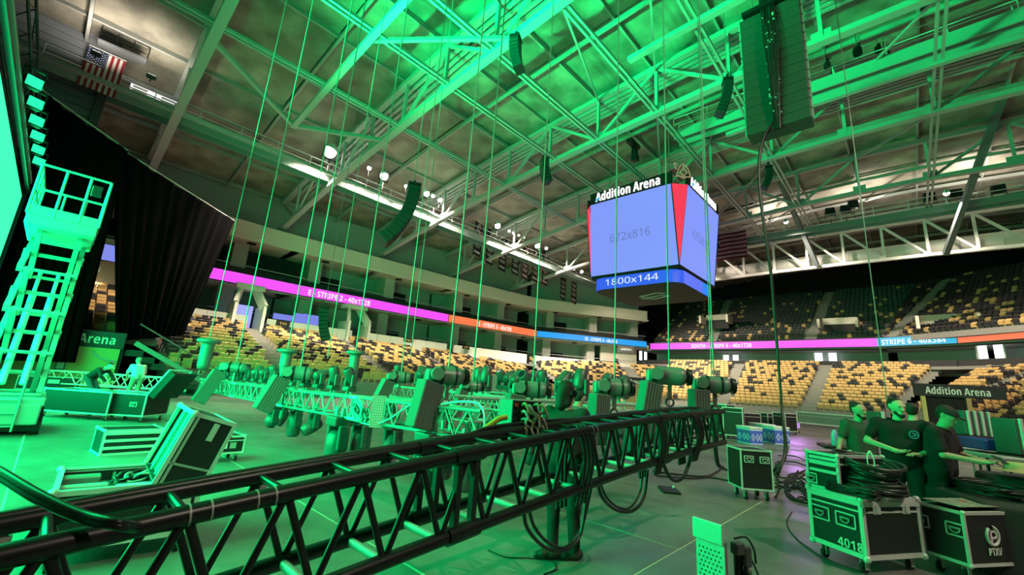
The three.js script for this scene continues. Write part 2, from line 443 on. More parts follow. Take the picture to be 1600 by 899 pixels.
// ---------------------------------------------------------------- suites on the left and round the corner
function run(points, fn) {   // calls fn(a, b, along, outward, length, index) for each straight piece; points are [u, v]
  for (let i = 0; i < points.length - 1; i++) {
    const [a, b] = [points[i], points[i + 1]], L = Math.hypot(b[0] - a[0], b[1] - a[1]);
    const t = [(b[0] - a[0]) / L, (b[1] - a[1]) / L], n = [-t[1], t[0]];
    fn(a, b, t, n, L, i);
  }
}
function panelAlong(a, t, n, s0, s1, o, th, h0, h1) {   // upright slab from s0 to s1 along t, o outwards, th thick
  const m = (s0 + s1) / 2, u = a[0] + t[0] * m + n[0] * (o + th / 2), v = a[1] + t[1] * m + n[1] * (o + th / 2);
  return box(s1 - s0, h1 - h0, th, u, 0, 0).translate(-u, (h0 + h1) / 2, 0).rotateY(Math.atan2(t[1], t[0])).translate(u, 0, -v);
}
const suiteLine = [[-15, 45.4], [15, 45.2], [24, 44.6], [34.5, 44.0], [50.4, 41.9], [66.3, 31.4]];
const wl = struct('wall_left', null);
run(suiteLine, (a, b, t, n, L, i) => {
  const pa = (name, s0, s1, o, th, h0, h1, m) => part(wl, name, panelAlong(a, t, n, s0, s1, o, th, h0, h1), m);
  pa('fascia', -0.1, L + 0.1, 0, 0.5, 13.85, 15.3, M.cream);
  pa('soffit', -0.4, L + 0.4, 0.1, 5.5, 13.6, 13.86, M.cream);
  pa('upper_back_wall', 0, L, 4.9, 0.3, 10.1, 13.7, M.suiteBack);
  pa('suite_floor', -0.4, L + 0.4, 0.15, 6, 9.05, 9.6, M.cream);
  pa('lower_back_wall', 0, L, 4.6, 0.3, 4.6, 9.1, M.suiteBack);
  pa('concourse_floor', -0.4, L + 0.4, -2.2, 7.5, 4.55, 4.85, M.tier);
  pa('high_wall', -0.3, L + 0.3, 3.2, 0.4, 15.2, 24, M.suiteBack);
  pa('dark_seating_ledge', 0, L, 1.0, 2.2, 10.2, 10.95, M.dark);
  pa('rail', 0, L, 0.4, 0.05, 11.05, 11.12, M.aluDull);
  pa('rail', 0, L, 0.6, 0.05, 6.75, 6.82, M.aluDull);
  for (let s = 2.2, k = 0; s < L - 1; s += 7.6, k++) {
    pa('partition', s, s + 1.3, 2.2, 2.6, 10.3, 13.7, M.partition);
    pa('partition', s - 0.6, s + 0.7, 1.6, 3.0, 4.8, 9.1, M.partition);
    if (k % 2 === 0) pa('dark_opening', s + 2, s + 4.4, 4.7, 0.12, 10.3, 12.6, M.black);
    for (const q of [1.2, 4.6]) part(wl, 'ceiling_speaker', new THREE.CylinderGeometry(0.42, 0.42, 0.12, 14).translate(a[0] + t[0] * (s + q) + n[0] * 1.2, q < 2 ? 13.56 : 9.0, -(a[1] + t[1] * (s + q) + n[1] * 1.2)), M.black);
    pa('dark_opening', s + 1.4, s + 3.9, 4.4, 0.12, 4.9, 7.4, M.black);
    pa('dark_counter', s + 0.9, s + 4.5, 0.7, 1.6, 5.6, 6.5, M.dark);
  }
  // parapet at the head of the seats, in panels with gaps where the stairs come through
  for (let s = 0.05; s < L - 0.6; s += 1.55) {
    const u = a[0] + t[0] * s; if ([11.2, 21.6, 33, 47].some(g => i < 4 && Math.abs(u - g) < 1.1)) continue;
    pa('parapet_panel', s, Math.min(L, s + 1.52), -2.1, 0.18, 4.8, 6.15, M.white);
  }
});
// stair heads with white curved cheeks
for (const [u, lab] of [[11.2, 1], [21.6, 0]]) {
  const t = thing('stair_portal', lab ? 'white stair portal with a pale blue lit screen, nearest the black drape' : 'white stair portal in the suite wall below the magenta ribbon lettering', 'stair portal', W(u, 4.8, 43.5));
  for (const s of [-1, 1]) part(t, 'cheek', [box(0.25, 2.6, 2.4, s * 1.15, 1.0, 0), beam(V3(s * 1.15, 2.2, 0.8), V3(s * 0.6, 3.9, -0.6), 0.3, 0.8)], M.white);
  part(t, 'lintel', rbox(2.4, 0.5, 1.6, 0.1, 0, 4.0, -0.6), M.white);
  if (lab) part(t, 'screen', box(1.3, 2.4, 0.08, 0.1, 1.2, -0.9), glow(...srgb(170, 175, 255), 0.8));
}
// block number plates on the parapet and small screens behind it
for (const [px, py, tx] of [[442, 506, '113'], [638, 532, '112'], [728, 543, '111'], [770, 549, '110'], [874, 559, '108'], [960, 563, '107']]) {
  const p = px < 850 ? onV(px, py, 42.4 - (px > 600 ? 1 : 0)) : onU(px, py, 55 + (px - 860) * 0.08);
  const tex = canvasTex(128, 64, (c, w, h) => { c.fillStyle = '#15130f'; c.fillRect(0, 0, w, h); c.fillStyle = '#caa860'; c.font = 'bold 44px sans-serif'; c.textAlign = 'center'; c.fillText(tx, w / 2, 48); });
  const t = thing('block_number_plate', `small black plate reading ${tx} on the pale parapet, ${{ 113: 'leftmost, below the lavender screens', 112: 'second from the left', 111: 'third from the left', 110: 'fourth from the left', 108: 'fifth from the left', 107: 'rightmost, below the corner sign' }[tx]}`, 'sign', p, px > 850 ? -Math.PI / 4 : 0);
  part(t, 'plate', box(1.2, 0.5, 0.06), M.dark);
  const f = new THREE.PlaneGeometry(1.16, 0.46).translate(0, 0, 0.034);
  part(t, 'lettering', f, new THREE.MeshStandardMaterial({ map: tex, roughness: 0.6 }));
}
for (const [px, py, w, h, pos] of [[443, 496, 1.9, 0.55, 'leftmost, wide and low'], [469, 498, 1.1, 0.95, 'second of the four'], [485, 500, 1.6, 1.0, 'largest of the four'], [499, 505, 0.8, 0.45, 'rightmost and smallest']]) {
  const p = onV(px, py, 44.2);
  const t = thing('suite_screen', `small lavender lit screen behind the parapet, ${pos}`, 'screen', p);
  part(t, 'housing', box(w + 0.08, h + 0.08, 0.06, 0, 0, -0.04), M.dark);
  part(t, 'panel', box(w, h, 0.03), glow(...srgb(120, 130, 225), 0.85));
  part(t, 'stand', box(0.08, Math.max(0.1, p.y - 4.85 - h / 2), 0.06, 0, -(p.y - 4.85 + h / 2) / 2, -0.04), M.dark);
}

// ---------------------------------------------------------------- ribbon boards
function ribbon(name, label, pts, h0, h1, color, text, tpos, fill = '#ffffff') {
  const t = thing(name, label, 'ribbon board', W(pts[0][0], 0, pts[0][1]));
  let total = 0; run(pts, (a, b, tt, n, L) => total += L);
  const cw = 2048, ch = 64;
  const tex = canvasTex(cw, ch, (c) => {
    c.fillStyle = color; c.fillRect(0, 0, cw, ch);
    c.fillStyle = fill; c.font = 'bold 54px sans-serif'; c.textBaseline = 'middle';
    if (text) { const x0 = tpos[0] * cw, x1 = tpos[1] * cw, w = c.measureText(text).width; c.save(); c.translate(x0, ch / 2 + 3); c.scale((x1 - x0) / w, 0.95); c.fillText(text, 0, 0); c.restore(); }
  });
  const mat = new THREE.MeshStandardMaterial({ color: lin(0.02, 0.02, 0.02), emissive: lin(1, 1, 1), emissiveMap: tex, emissiveIntensity: 0.84, roughness: 0.5 });
  let s = 0;
  run(pts, (a, b, tt, n, L) => {
    wpart(t, 'cabinet', panelAlong(a, tt, n, 0, L, 0.03, 0.22, h0 - 0.06, h1 + 0.06), M.dark);
    const g = new THREE.PlaneGeometry(L, h1 - h0), uv = g.attributes.uv;
    for (let i = 0; i < uv.count; i++) uv.setX(i, (s + uv.getX(i) * L) / total);
    const mu = (a[0] + b[0]) / 2, mv = (a[1] + b[1]) / 2;
    g.rotateY(Math.atan2(tt[1], tt[0])); g.translate(mu, (h0 + h1) / 2, -mv);
    wpart(t, 'panel', g, mat); s += L;
  });
  return t;
}
const U1 = W => W;
ribbon('ribbon_board', 'magenta led ribbon with white STRIPE 2 lettering along the left suites', [[8.2, 45.2], [15, 45.1], [24, 44.5], [34.5, 43.9]], 9.2, 10.2, '#f54df8', 'E - STRIPE 2 - 40x1728', [0.325, 0.585]);
ribbon('ribbon_board', 'orange led ribbon with white lettering between the magenta and blue ribbons', [[34.6, 43.9], [50.3, 41.8]], 9.2, 10.2, '#ff7a4a', 'E - STRIPE 3 - 40x768', [0.3, 0.68]);
ribbon('ribbon_board', 'bright blue led ribbon with white lettering on the corner suites', [[50.4, 41.8], [66.2, 31.4]], 9.25, 10.15, '#10a0f4', 'SE - STRIPE 4 - 40x768', [0.42, 0.72]);
ribbon('ribbon_board', 'magenta led ribbon reading SOUTH STRIPE below the upper black seats', [[68.4, 31.8], [67.8, 14.2], [66.9, 2.5]], 9.1, 10.1, '#f04cf0', 'SOUTH - STRIPE 5 - 40x1728', [0.235, 0.53]);
ribbon('ribbon_board', 'cyan led ribbon with white lettering right of the magenta south ribbon', [[66.85, 2.5], [64.3, -4.0]], 9.1, 10.1, '#3fc0e4', 'STRIPE 6 - 40x384', [0.06, 0.88]);
ribbon('ribbon_board', 'plain orange led ribbon at the right edge of the photo', [[64.25, -4.05], [61, -8.2], [55, -16]], 9.1, 10.1, '#ff8058', '', [0, 1]);

// south end: concourse below the ribbon, wall behind the upper bowl
const wsx = struct('wall_south_concourse', null);
const southLine = [[68.7, 33], [68.1, 14.2], [67.2, 2.5], [64.6, -4.2], [61.3, -8.6], [55, -17]];
run(southLine, (a, b, t, n, L) => {
  const pa = (name, s0, s1, o, th, h0, h1, m) => part(wsx, name, panelAlong(a, t, n, s0, s1, o, th, h0, h1), m);
  pa('ribbon_backing', 0, L, 0.25, 0.3, 8.8, 10.3, M.dark);
  pa('soffit', -0.6, L + 0.6, 0.2, 6.5, 8.9, 9.15, M.suiteBack);
  pa('back_wall', -0.3, L + 0.3, 5.2, 0.3, 6, 9, M.suiteBack);
  pa('concourse_floor', -1, L + 1, -1.2, 7, 6.3, 6.62, M.tier);
  pa('dark_rail_panel', 0.2, L - 0.2, -0.9, 0.1, 6.62, 7.3, M.dark);
});
for (const [px, py, w, h, where] of [[1005, 556, 1.5, 2.6, 'beside the corner suites'], [1142, 556, 2.3, 1.9, 'left of the two in the south concourse'], [1290, 556, 2.6, 2.2, 'right of the two in the south concourse'], [1549, 553, 2.2, 2.4, 'at the far right under the orange ribbon']]) {
  const p = onU(px, py, px > 1500 ? 64.6 : 71.8);
  const t = thing('concourse_doorway', `bright white lit doorway ${where}`, 'doorway', V3(p.x, 6.62, p.z), -Math.PI / 2 - (px > 1500 ? 0.7 : 0));
  for (const s of [-1, 1]) part(t, 'leaf', box(w * 0.34, h, 0.06, s * w * 0.3, h / 2, 0), glow(0.95, 0.97, 1.0, 1.3));
  part(t, 'frame', [box(0.12, h + 0.1, 0.16, -w / 2 - 0.06, h / 2, 0), box(0.12, h + 0.1, 0.16, w / 2 + 0.06, h / 2, 0), box(w + 0.3, 0.12, 0.16, 0, h + 0.1, 0)], M.white);
}
// concrete surrounds of the openings in the upper bank
for (const [px, py, u, sc] of [[1122, 497, 71, 1.1], [1311, 503, 70.5, 1.1], [1478, 500, 67, 1.3]]) {
  const p = onU(px, py, u), v = struct('vomitory', null);
  for (const g of [box(0.4, 0.9 * sc, 3.2 * sc, p.x, p.y, p.z), box(2.4, 1.1 * sc, 0.3, p.x - 1.2, p.y - 0.5, p.z - 1.8 * sc), box(2.4, 1.1 * sc, 0.3, p.x - 1.2, p.y - 0.5, p.z + 1.8 * sc)]) part(v, 'concrete_block', g, M.cream);
  part(v, 'dark_opening', box(0.2, 1.4, 3.0 * sc, p.x - 0.3, p.y - 1.0 * sc, p.z), M.dark);
}
struct('wall_upper_south', [box(0.4, 12, 40, 86.4, 20, -8)], M.black);

// ---------------------------------------------------------------- stage screen on the left
{
  const t = thing('stage_screen', 'huge glowing green led wall at the left edge of the photo', 'led wall', W(-2, 0, 14));
  const scr = glow(0.04, 1.0, 0.40, 1.1);
  for (let k = 0; k < 10; k++) for (let j = 0; j < 3; j++) part(t, 'led_tile', box(0.06, 2.19, 1.99, 0, 1.9 + 2.2 * j, 9 - 2 * k), scr);
  part(t, 'backing', box(0.3, 7.6, 20.6, -0.3, 4.0, 0), M.blackPaint);
  parts(t, 'end_frame', [box(0.5, 7.9, 0.12, -0.15, 4.0, -10.4), beam(V3(0.12, 7.7, -10.4), V3(0.12, 7.7, 10.4), 0.1, 0.12)], M.blackPaint);
  part(t, 'top_rail', [beam(V3(0.05, 8.15, -10.6), V3(0.05, 8.15, 10.6), 0.12, 0.12)], M.liftPaint);
}
// wash lights in a row on the truss above the screen
{
  const tr = thing('screen_truss', 'dark truss above the green led wall carrying the wash lights', 'truss', W(-2.1, 9.0, 13.2));
  for (const [x, y] of [[-0.25, 0.25], [-0.25, -0.25], [0.25, 0.25], [0.25, -0.25]]) part(tr, 'chord', bar(V3(x, y, -11.5), V3(x, y, 11.5), 0.03), M.blackMetal);
  for (let i = 0; i < 23; i++) parts(tr, 'brace', [bar(V3(0.25, 0.25 * (i % 2 ? 1 : -1), -11.5 + i), V3(0.25, 0.25 * (i % 2 ? -1 : 1), -10.5 + i), 0.015, 6), bar(V3(-0.25, 0.25, -11.5 + i), V3(0.25, 0.25, -10.5 + i), 0.015, 6)], M.blackMetal);
  const greens = glow(0.02, 1.0, 0.40, 1.1);
  for (let k = 0; k < 6; k++) {
    const v = 22.2 - k * 1.32;
    const o = thing('wash_light', `glowing green square wash light above the led wall, ${['lowest and farthest', 'second from the bottom', 'third from the bottom', 'fourth from the bottom', 'fifth from the bottom', 'topmost'][k]} of the row`, 'stage light', W(-1.72, 8.35, v), -1.15, 'wash lights over the stage screen');
    part(o, 'housing', rbox(0.2, 0.32, 0.36, 0.04, -0.1, 0, 0), M.blackPaint);
    part(o, 'lens', box(0.03, 0.26, 0.3, 0.015, 0, 0), greens);
    part(o, 'yoke', [box(0.06, 0.4, 0.03, -0.1, 0.18, 0.2), box(0.06, 0.4, 0.03, -0.1, 0.18, -0.2), box(0.06, 0.05, 0.43, -0.1, 0.38, 0)], M.blackPaint);
    spot('wash_beam', W(-1.4, 8.7, v - 0.4), W(11.5, 21, v - 5 - k * 1.1), LIGHT.ledColor, LIGHT.wash * 0.55, 0.56, 10, 1.0);
  }
}
// black masking drapes hung on a line from the screen towards the left stand
function drape(name, label, A, B, poly, folds) {
  // poly: corners [s along 0..1, h]; a folded sheet with thickness clipped to a quadrilateral
  const t = thing(name, label, 'drape', V3(A.x, 0, A.z));
  const [tl, tr, br, bl] = poly, nx = 90, ny = 14, d = B.clone().sub(A), n = V3(-d.z, 0, d.x).normalize();
  const pos = [], idx = [];
  for (const side of [0, 1]) for (let j = 0; j <= ny; j++) for (let i = 0; i <= nx; i++) {
    const a = i / nx, b = j / ny;
    const s = (tl[0] * (1 - a) + tr[0] * a) * (1 - b) + (bl[0] * (1 - a) + br[0] * a) * b;
    const h = (tl[1] * (1 - a) + tr[1] * a) * (1 - b) + (bl[1] * (1 - a) + br[1] * a) * b - (j ? 0 : 0.12 * Math.sin(a * 3.14) + 0.03 * Math.sin(a * folds * 3));
    const w = 0.09 * Math.sin(a * folds * 6.283 + 0.6 * Math.sin(a * 31)) * (0.35 + 0.65 * b) + (side ? 0.03 : 0);
    const p = A.clone().addScaledVector(d, s).addScaledVector(n, w); pos.push(p.x, h, p.z);
  }
  const N = (nx + 1) * (ny + 1), id = (s, i, j) => s * N + j * (nx + 1) + i;
  for (const s of [0, 1]) for (let j = 0; j < ny; j++) for (let i = 0; i < nx; i++) {
    const q = [id(s, i, j), id(s, i + 1, j), id(s, i + 1, j + 1), id(s, i, j + 1)];
    if (s) q.reverse(); idx.push(q[0], q[2], q[1], q[0], q[3], q[2]);
  }
  for (let i = 0; i < nx; i++) for (const j of [0, ny]) { idx.push(id(0, i, j), id(0, i + 1, j), id(1, i + 1, j), id(0, i, j), id(1, i + 1, j), id(1, i, j)); }
  for (let j = 0; j < ny; j++) for (const i of [0, nx]) { idx.push(id(0, i, j), id(1, i, j + 1), id(0, i, j + 1), id(0, i, j), id(1, i, j), id(1, i, j + 1)); }
  const g = new THREE.BufferGeometry(); g.setAttribute('position', new THREE.Float32BufferAttribute(pos, 3)); g.setIndex(idx); g.computeVertexNormals();
  wpart(t, 'fabric', g, M.drape);
  const p0 = A.clone().addScaledVector(d, tl[0]).setY(tl[1]), p1 = A.clone().addScaledVector(d, tr[0]).setY(tr[1]);
  wpart(t, 'batten', [bar(p0, p1, 0.03, 8)], M.aluDull);
  return t;
}
{
  const A = onH(62, 158, 12), B = onH(365, 345, 12), L = B.clone().sub(A);
  const at = (px, py) => {  // [s, h] of a pixel on the drape's upright plane
    const n = V3(-L.z, 0, L.x), d = ray(px, py), k = A.clone().sub(EYE).dot(n) / d.dot(n), p = EYE.clone().addScaledVector(d, k);
    return [p.sub(A).setY(0).dot(L) / L.lengthSq(), EYE.y + d.y * k];
  };
  drape('black_drape', 'large black masking drape over the left stand, its right edge pulled in at the foot', A, B, [at(178, 226), at(366, 345), at(286, 524), at(180, 534)], 11);
  const off = V3(-L.z, 0, L.x).normalize().multiplyScalar(0.5);
  drape('black_drape', 'black masking drape behind the scissor lift, swept aside at its lower right edge', A.clone().add(off), B.clone().add(off), [at(30, 128), at(184, 234), at(100, 566), at(-60, 560)], 9);
  // cladding panel wall high above the drapes, with vertical flag
  const c = struct('wall_cladding', null);
  for (let k = 0; k < 26; k++) part(c, 'cladding_plank', rbox(12.4, 0.5, 0.14, 0.04, -7.6, 9.6 + 0.53 * k, -36.2), M.cladding);
  part(c, 'backing', box(12.4, 14, 0.2, -7.6, 16.4, -36.5), M.dark);
  part(c, 'edge_column', box(0.4, 15, 0.4, -1.2, 16.4, -36.2), M.steelDark);
}
// hanging flags: stripes are bands of cloth, the canton carries small stars
function flag(name, label, at, turn, w, h, vertical) {
  const t = thing(name, label, 'flag', at, turn);
  const tex = canvasTex(512, 320, (c, W_, H_) => {
    for (let i = 0; i < 13; i++) { c.fillStyle = i % 2 ? '#d9d2d0' : '#8d1a2b'; c.fillRect(0, i * H_ / 13, W_, H_ / 13 + 1); }
    c.fillStyle = '#1c2748'; c.fillRect(0, 0, W_ * 0.4, H_ * 7 / 13);
    c.fillStyle = '#e8e6e4';
    for (let r = 0; r < 9; r++) for (let k = 0; k < (r % 2 ? 5 : 6); k++) {
      const x = W_ * 0.4 * ((r % 2 ? 1 : 0.5) + k) / 6, y = H_ * 7 / 13 * (r + 0.7) / 9.4; c.beginPath();
      for (let q = 0; q < 10; q++) { const a = -Math.PI / 2 + q * Math.PI / 5, rad = q % 2 ? 3 : 7; c.lineTo(x + rad * Math.cos(a), y + rad * Math.sin(a)); } c.fill();
    }
  });
  const g = new THREE.BoxGeometry(w, h, 0.02, 40, 10, 1), p = g.attributes.position;
  for (let i = 0; i < p.count; i++) p.setZ(i, p.getZ(i) + 0.06 * Math.sin(p.getX(i) * (vertical ? 1.2 : 2.6) + p.getY(i) * 0.6));
  if (vertical) { const uv = g.attributes.uv; for (let i = 0; i < uv.count; i++) uv.setY(i, 1 - uv.getY(i)); g.rotateZ(-Math.PI / 2); }
  g.computeVertexNormals();
  part(t, 'cloth', g, new THREE.MeshStandardMaterial({ map: tex, roughness: 0.9, color: vertical ? lin(0.8, 0.8, 0.8) : lin(0.42, 0.34, 0.4) }));
  part(t, 'hanging_bar', bar(V3(-(vertical ? h : w) / 2, (vertical ? w : h) / 2 + 0.05, 0), V3((vertical ? h : w) / 2, (vertical ? w : h) / 2 + 0.05, 0), 0.04), M.aluDull);
}
{
  const c = onV(159, 113, 35.4);
  flag('national_flag', 'striped national flag hung vertically on the grey cladding at the upper left', c, 0.0, 2.75, 1.75, true);
  const r = onU(1131, 386, 52);
  flag('national_flag', 'striped national flag seen beside the right edge of the video board', r, -Math.PI / 2, 5.0, 3.3, false);
}
// platform with rails in front of the cladding and bright plant-room opening
{
  const A = onV(152, 66, 34.8), B = onV(228, 98, 34.8);
  const t = thing('service_platform', 'small high platform with pipe railing above the vertical flag', 'platform', A.clone());
  wpart(t, 'deck', beam(A.clone(), B.clone(), 0.9, 0.12), M.steelDark);
  for (let i = 0; i <= 3; i++) { const p = A.clone().lerp(B, i / 3); wpart(t, 'post', bar(p, p.clone().setY(p.y + 1.15), 0.035), M.blackPaint); }
  for (const h of [0.6, 1.15]) wpart(t, 'rail', bar(A.clone().setY(A.y + h), B.clone().setY(B.y + h), 0.03), M.blackPaint);
  const a = onV(207, 122, 37), b = onV(274, 173, 37);
  const o = thing('plant_room_opening', 'very bright white lit opening with louvres beside the vertical flag', 'opening', a.clone().lerp(b, 0.5));
  const w = b.x - a.x, h = a.y - b.y;
  part(o, 'back_panel', box(w, h * 0.72, 0.1, 0, 0, -0.5), glow(1, 1, 1, 1.0));
  for (const s of [-1, 1]) for (let k = 0; k < 3; k++) part(o, 'louvre', box(w * 0.3, 0.14, 0.2, s * w * 0.3, h * 0.16 - k * 0.28, -0.3, 0, 0.5), M.steelWhite);
  part(o, 'sill', [box(w, 0.12, 0.7, 0, -h * 0.36, -0.2), box(w, 0.2, 0.3, 0, -h * 0.46, 0)], M.steelWhite);
}

// two uplights by the platform wash the cladding and the roof there
for (const [px, py, l] of [[236, 120, 'right of the service platform'], [150, 84, 'left of the service platform']]) {
  const p = onV(px, py, 33.6), t = thing('uplight', `small white uplight ${l}`, 'light', p);
  part(t, 'housing', rbox(0.5, 0.2, 0.3, 0.04), M.steelDark); part(t, 'lens', box(0.4, 0.02, 0.22, 0, 0.11, 0), glow(1, 0.92, 0.8, 2)); part(t, 'bracket', box(0.08, 0.3, 0.08, 0, -0.2, 0), M.steelDark);
  spot('uplight_beam', p.clone().add(V3(0, 0.2, 0)), p.clone().add(V3(-0.5, 6, -2)), [1, 0.88, 0.72], LIGHT.south * 0.035, 1.35, 12, 0.8);
}

// ---------------------------------------------------------------- catwalks and house lights
function catwalk(label, a, b, mat, side = 1, railH = 1.1, depth = 0.55) {
  const t = thing('catwalk', label, 'catwalk', a.clone());
  const L = a.distanceTo(b), n = Math.round(L / 2.6), d = b.clone().sub(a).normalize(), s = V3(-d.z, 0, d.x).multiplyScalar(0.55);
  wpart(t, 'walkway', beam(a, b, 1.1, 0.1), mat);
  for (const k of [-1, 1]) {
    const o = s.clone().multiplyScalar(k), A = a.clone().add(o), B = b.clone().add(o);
    wpart(t, 'edge_beam', beam(A.clone().setY(A.y - depth / 2), B.clone().setY(B.y - depth / 2), 0.12, depth), mat);
    for (const h of [railH * 0.5, railH]) wpart(t, 'rail', bar(A.clone().setY(A.y + h), B.clone().setY(B.y + h), 0.035, 6), M.steelWhite);
    for (let i = 0; i <= n; i++) { const p = A.clone().lerp(B, i / n); wpart(t, 'rail_post', bar(p, p.clone().setY(p.y + railH), 0.03, 6), M.steelWhite); }
  }
  return t;
}
const cwA = onV(262, 222, 36), cwB = onV(880, 440, 36);
const cwY = onV(460, 254, 36).y;
catwalk('long lit catwalk with white handrails high along the left suites', W(-4, cwY - 0.2, 36), W(58, cwY - 0.2, 36), M.catwalk);
let lampN = 0;
function houseLamp(where, p, size, cd, aim, lit = true) {
  const t = thing('house_light', `${lit ? 'glowing warm round' : 'unlit black'} house light on the catwalk, ${where}`, 'light', p);
  const dir = aim.clone().sub(p).normalize(), q = new THREE.Quaternion().setFromUnitVectors(V3(0, -1, 0), dir);
  const shell = lathe([[0.0, 0.5], [0.2, 0.46], [0.34, 0.3], [0.42, 0.05], [0.44, 0.0], [0.40, 0.0], [0.3, 0.28], [0.0, 0.4]], 20); shell.scale(size, size, size); shell.applyQuaternion(q);
  part(t, 'reflector', shell, M.steelWhite);
  const bulb = new THREE.SphereGeometry(0.39 * size, 24, 16); bulb.translate(0, -0.16 * size, 0); bulb.applyQuaternion(q);
  part(t, 'lens', bulb, lit ? glow(1.0, 0.93, 0.78, 6) : M.lens);
  part(t, 'bracket', [box(0.06 * size, 0.9 * size, 0.1 * size, 0.46 * size, -0.25 * size, 0), box(0.06 * size, 0.9 * size, 0.1 * size, -0.46 * size, -0.25 * size, 0), box(1.0 * size, 0.08 * size, 0.12 * size, 0, -0.7 * size, 0)], M.blackPaint);
  part(t, 'post', bar(V3(0, -0.7 * size, 0), V3(0, -1.6 * size, 0), 0.04 * size), M.blackPaint);
  if (lit) spot('house_light_beam', p.clone().addScaledVector(dir, 0.75 * size), aim, [1.0, 0.83, 0.64], cd, 0.88, 12, 0.7);
}
for (const [px, py, size, where, au, av] of [
  [517, 235, 1.25, 'largest and leftmost of the row', 8, 40], [577, 262, 0.5, 'small, left of the pair above the suites', 14, 39], [600, 273, 0.95, 'right of the pair above the suites', 20, 38],
  [634, 290, 0.45, 'small, just left of the curved speaker stack', 24, 38], [652, 295, 0.6, 'first right of the curved speaker stack', 26, 40], [666, 301, 0.75, 'second right of the curved speaker stack', 30, 37], [676, 305, 0.5, 'third right of the curved speaker stack', 32, 40], [687, 311, 0.65, 'fourth right of the curved speaker stack', 35, 38],
  [777, 351, 0.9, 'large one left of the dark banners', 38, 38], [795, 360, 0.45, 'first of the row above the dark banners', 42, 36], [802, 363, 0.5, 'second of the row above the dark banners', 44, 38], [810, 367, 0.4, 'third of the row above the dark banners', 46, 36], [818, 370, 0.4, 'fourth of the row above the dark banners', 47, 38],
  [839, 382, 0.95, 'large one right of the dark banners', 50, 36], [853, 387, 0.55, 'small one right of the dark banners', 54, 34], [896, 419, 0.6, 'first left of the video board', 60, 28], [908, 424, 0.6, 'second left of the video board', 62, 26]]) {
  const p = onV(px, py, 34.4);
  houseLamp(where, p, size, LIGHT.seat * Math.max(0.3, size * size), W(au, 3, av - 4));
}
// catwalk at the south end, behind the trusses, with dark floodlights
const sc0 = onU(1205, 383, 53.5), sc1 = onU(1575, 316, 53.5);
catwalk('green lit catwalk in front of the white arched truss', W(53.5, 20.5, 14), W(53.5, 20.5, -12), M.catwalk, 1, 1.1, 0.6);
catwalk('catwalk with pale edge high at the upper right of the photo', W(31, 22.6, 12), W(31, 22.6, -14), M.steel, 1, 1.1, 0.8);
for (const [px, py, where] of [[1297, 331, 'leftmost on the south catwalk'], [1321, 327, 'second on the south catwalk'], [1333, 320, 'third on the south catwalk'], [1452, 308, 'fourth on the south catwalk'], [1494, 303, 'fifth on the south catwalk'], [1560, 295, 'rightmost on the south catwalk']]) {
  const p = onU(px, py, 53.6);
  const t = thing('floodlight', `black box floodlight ${where}`, 'light', p, -Math.PI / 2 + 0.2);
  part(t, 'housing', rbox(0.85, 0.8, 0.5, 0.06), M.blackPaint);
  part(t, 'glass', box(0.7, 0.62, 0.03, 0, 0, 0.26), M.lens);
  part(t, 'bracket', [box(0.06, 0.8, 0.12, -0.46, -0.35, 0), box(0.06, 0.8, 0.12, 0.46, -0.35, 0), bar(V3(0, -0.75, 0), V3(0, -1.5, 0), 0.05)], M.steelDark);
}
// uplights on that catwalk wash the roof and the arched truss
for (const v of [10, 2, -6, -12]) {
  const t = thing('uplight', `white tubular uplight lying on the south catwalk, ${{ 10: 'leftmost', 2: 'second', '-6': 'third', '-12': 'rightmost' }[v]} of four`, 'light', W(54.4, 20.75, v), 0, 'uplights on the south catwalk');
  part(t, 'housing', [rbox(0.5, 0.25, 1.2, 0.05)], M.steelWhite);
  part(t, 'lens', box(0.4, 0.03, 1.1, 0, 0.14, 0), glow(1, 0.93, 0.82, 3));
  spot('uplight_beam', W(54.6, 21.3, v), W(56.5, 30, v - 1), [1, 0.88, 0.72], LIGHT.south * 0.12, 1.25, 12, 0.8);
}
for (const [u, v, au, av, k] of [[50, 20, 62, 16, 0.8], [50, 8, 62, 6, 0.8], [50, -4, 60, -4, 0.8], [50, -12, 56, -10, 0.8], [49, 26, 58, 28, 0.8]])
  houseLamp(`in the southern roof at ${v < 0 ? 'the right' : v < 10 ? 'the middle' : v < 22 ? 'the left' : 'the corner'}${v === -12 ? ' edge' : ''}`, W(u, 20.6, v), 0.55, LIGHT.south * k, W(au, 4, av));

// house lights along the catwalk over the near right of the floor
catwalk('catwalk with house lights over the near right side, outside the photo', W(-2, 19.6, -13.5), W(34, 19.6, -13.5), M.steel);
for (const [u, k, l] of [[4, 0.7, 'nearest the stage'], [14, 1, 'in the middle'], [26, 1, 'farthest from the stage']]) houseLamp(`near right side, ${l}`, W(u, 18.4, -13), 0.9, LIGHT.south * 0.55 * k, W(u + 8, 0, -2));
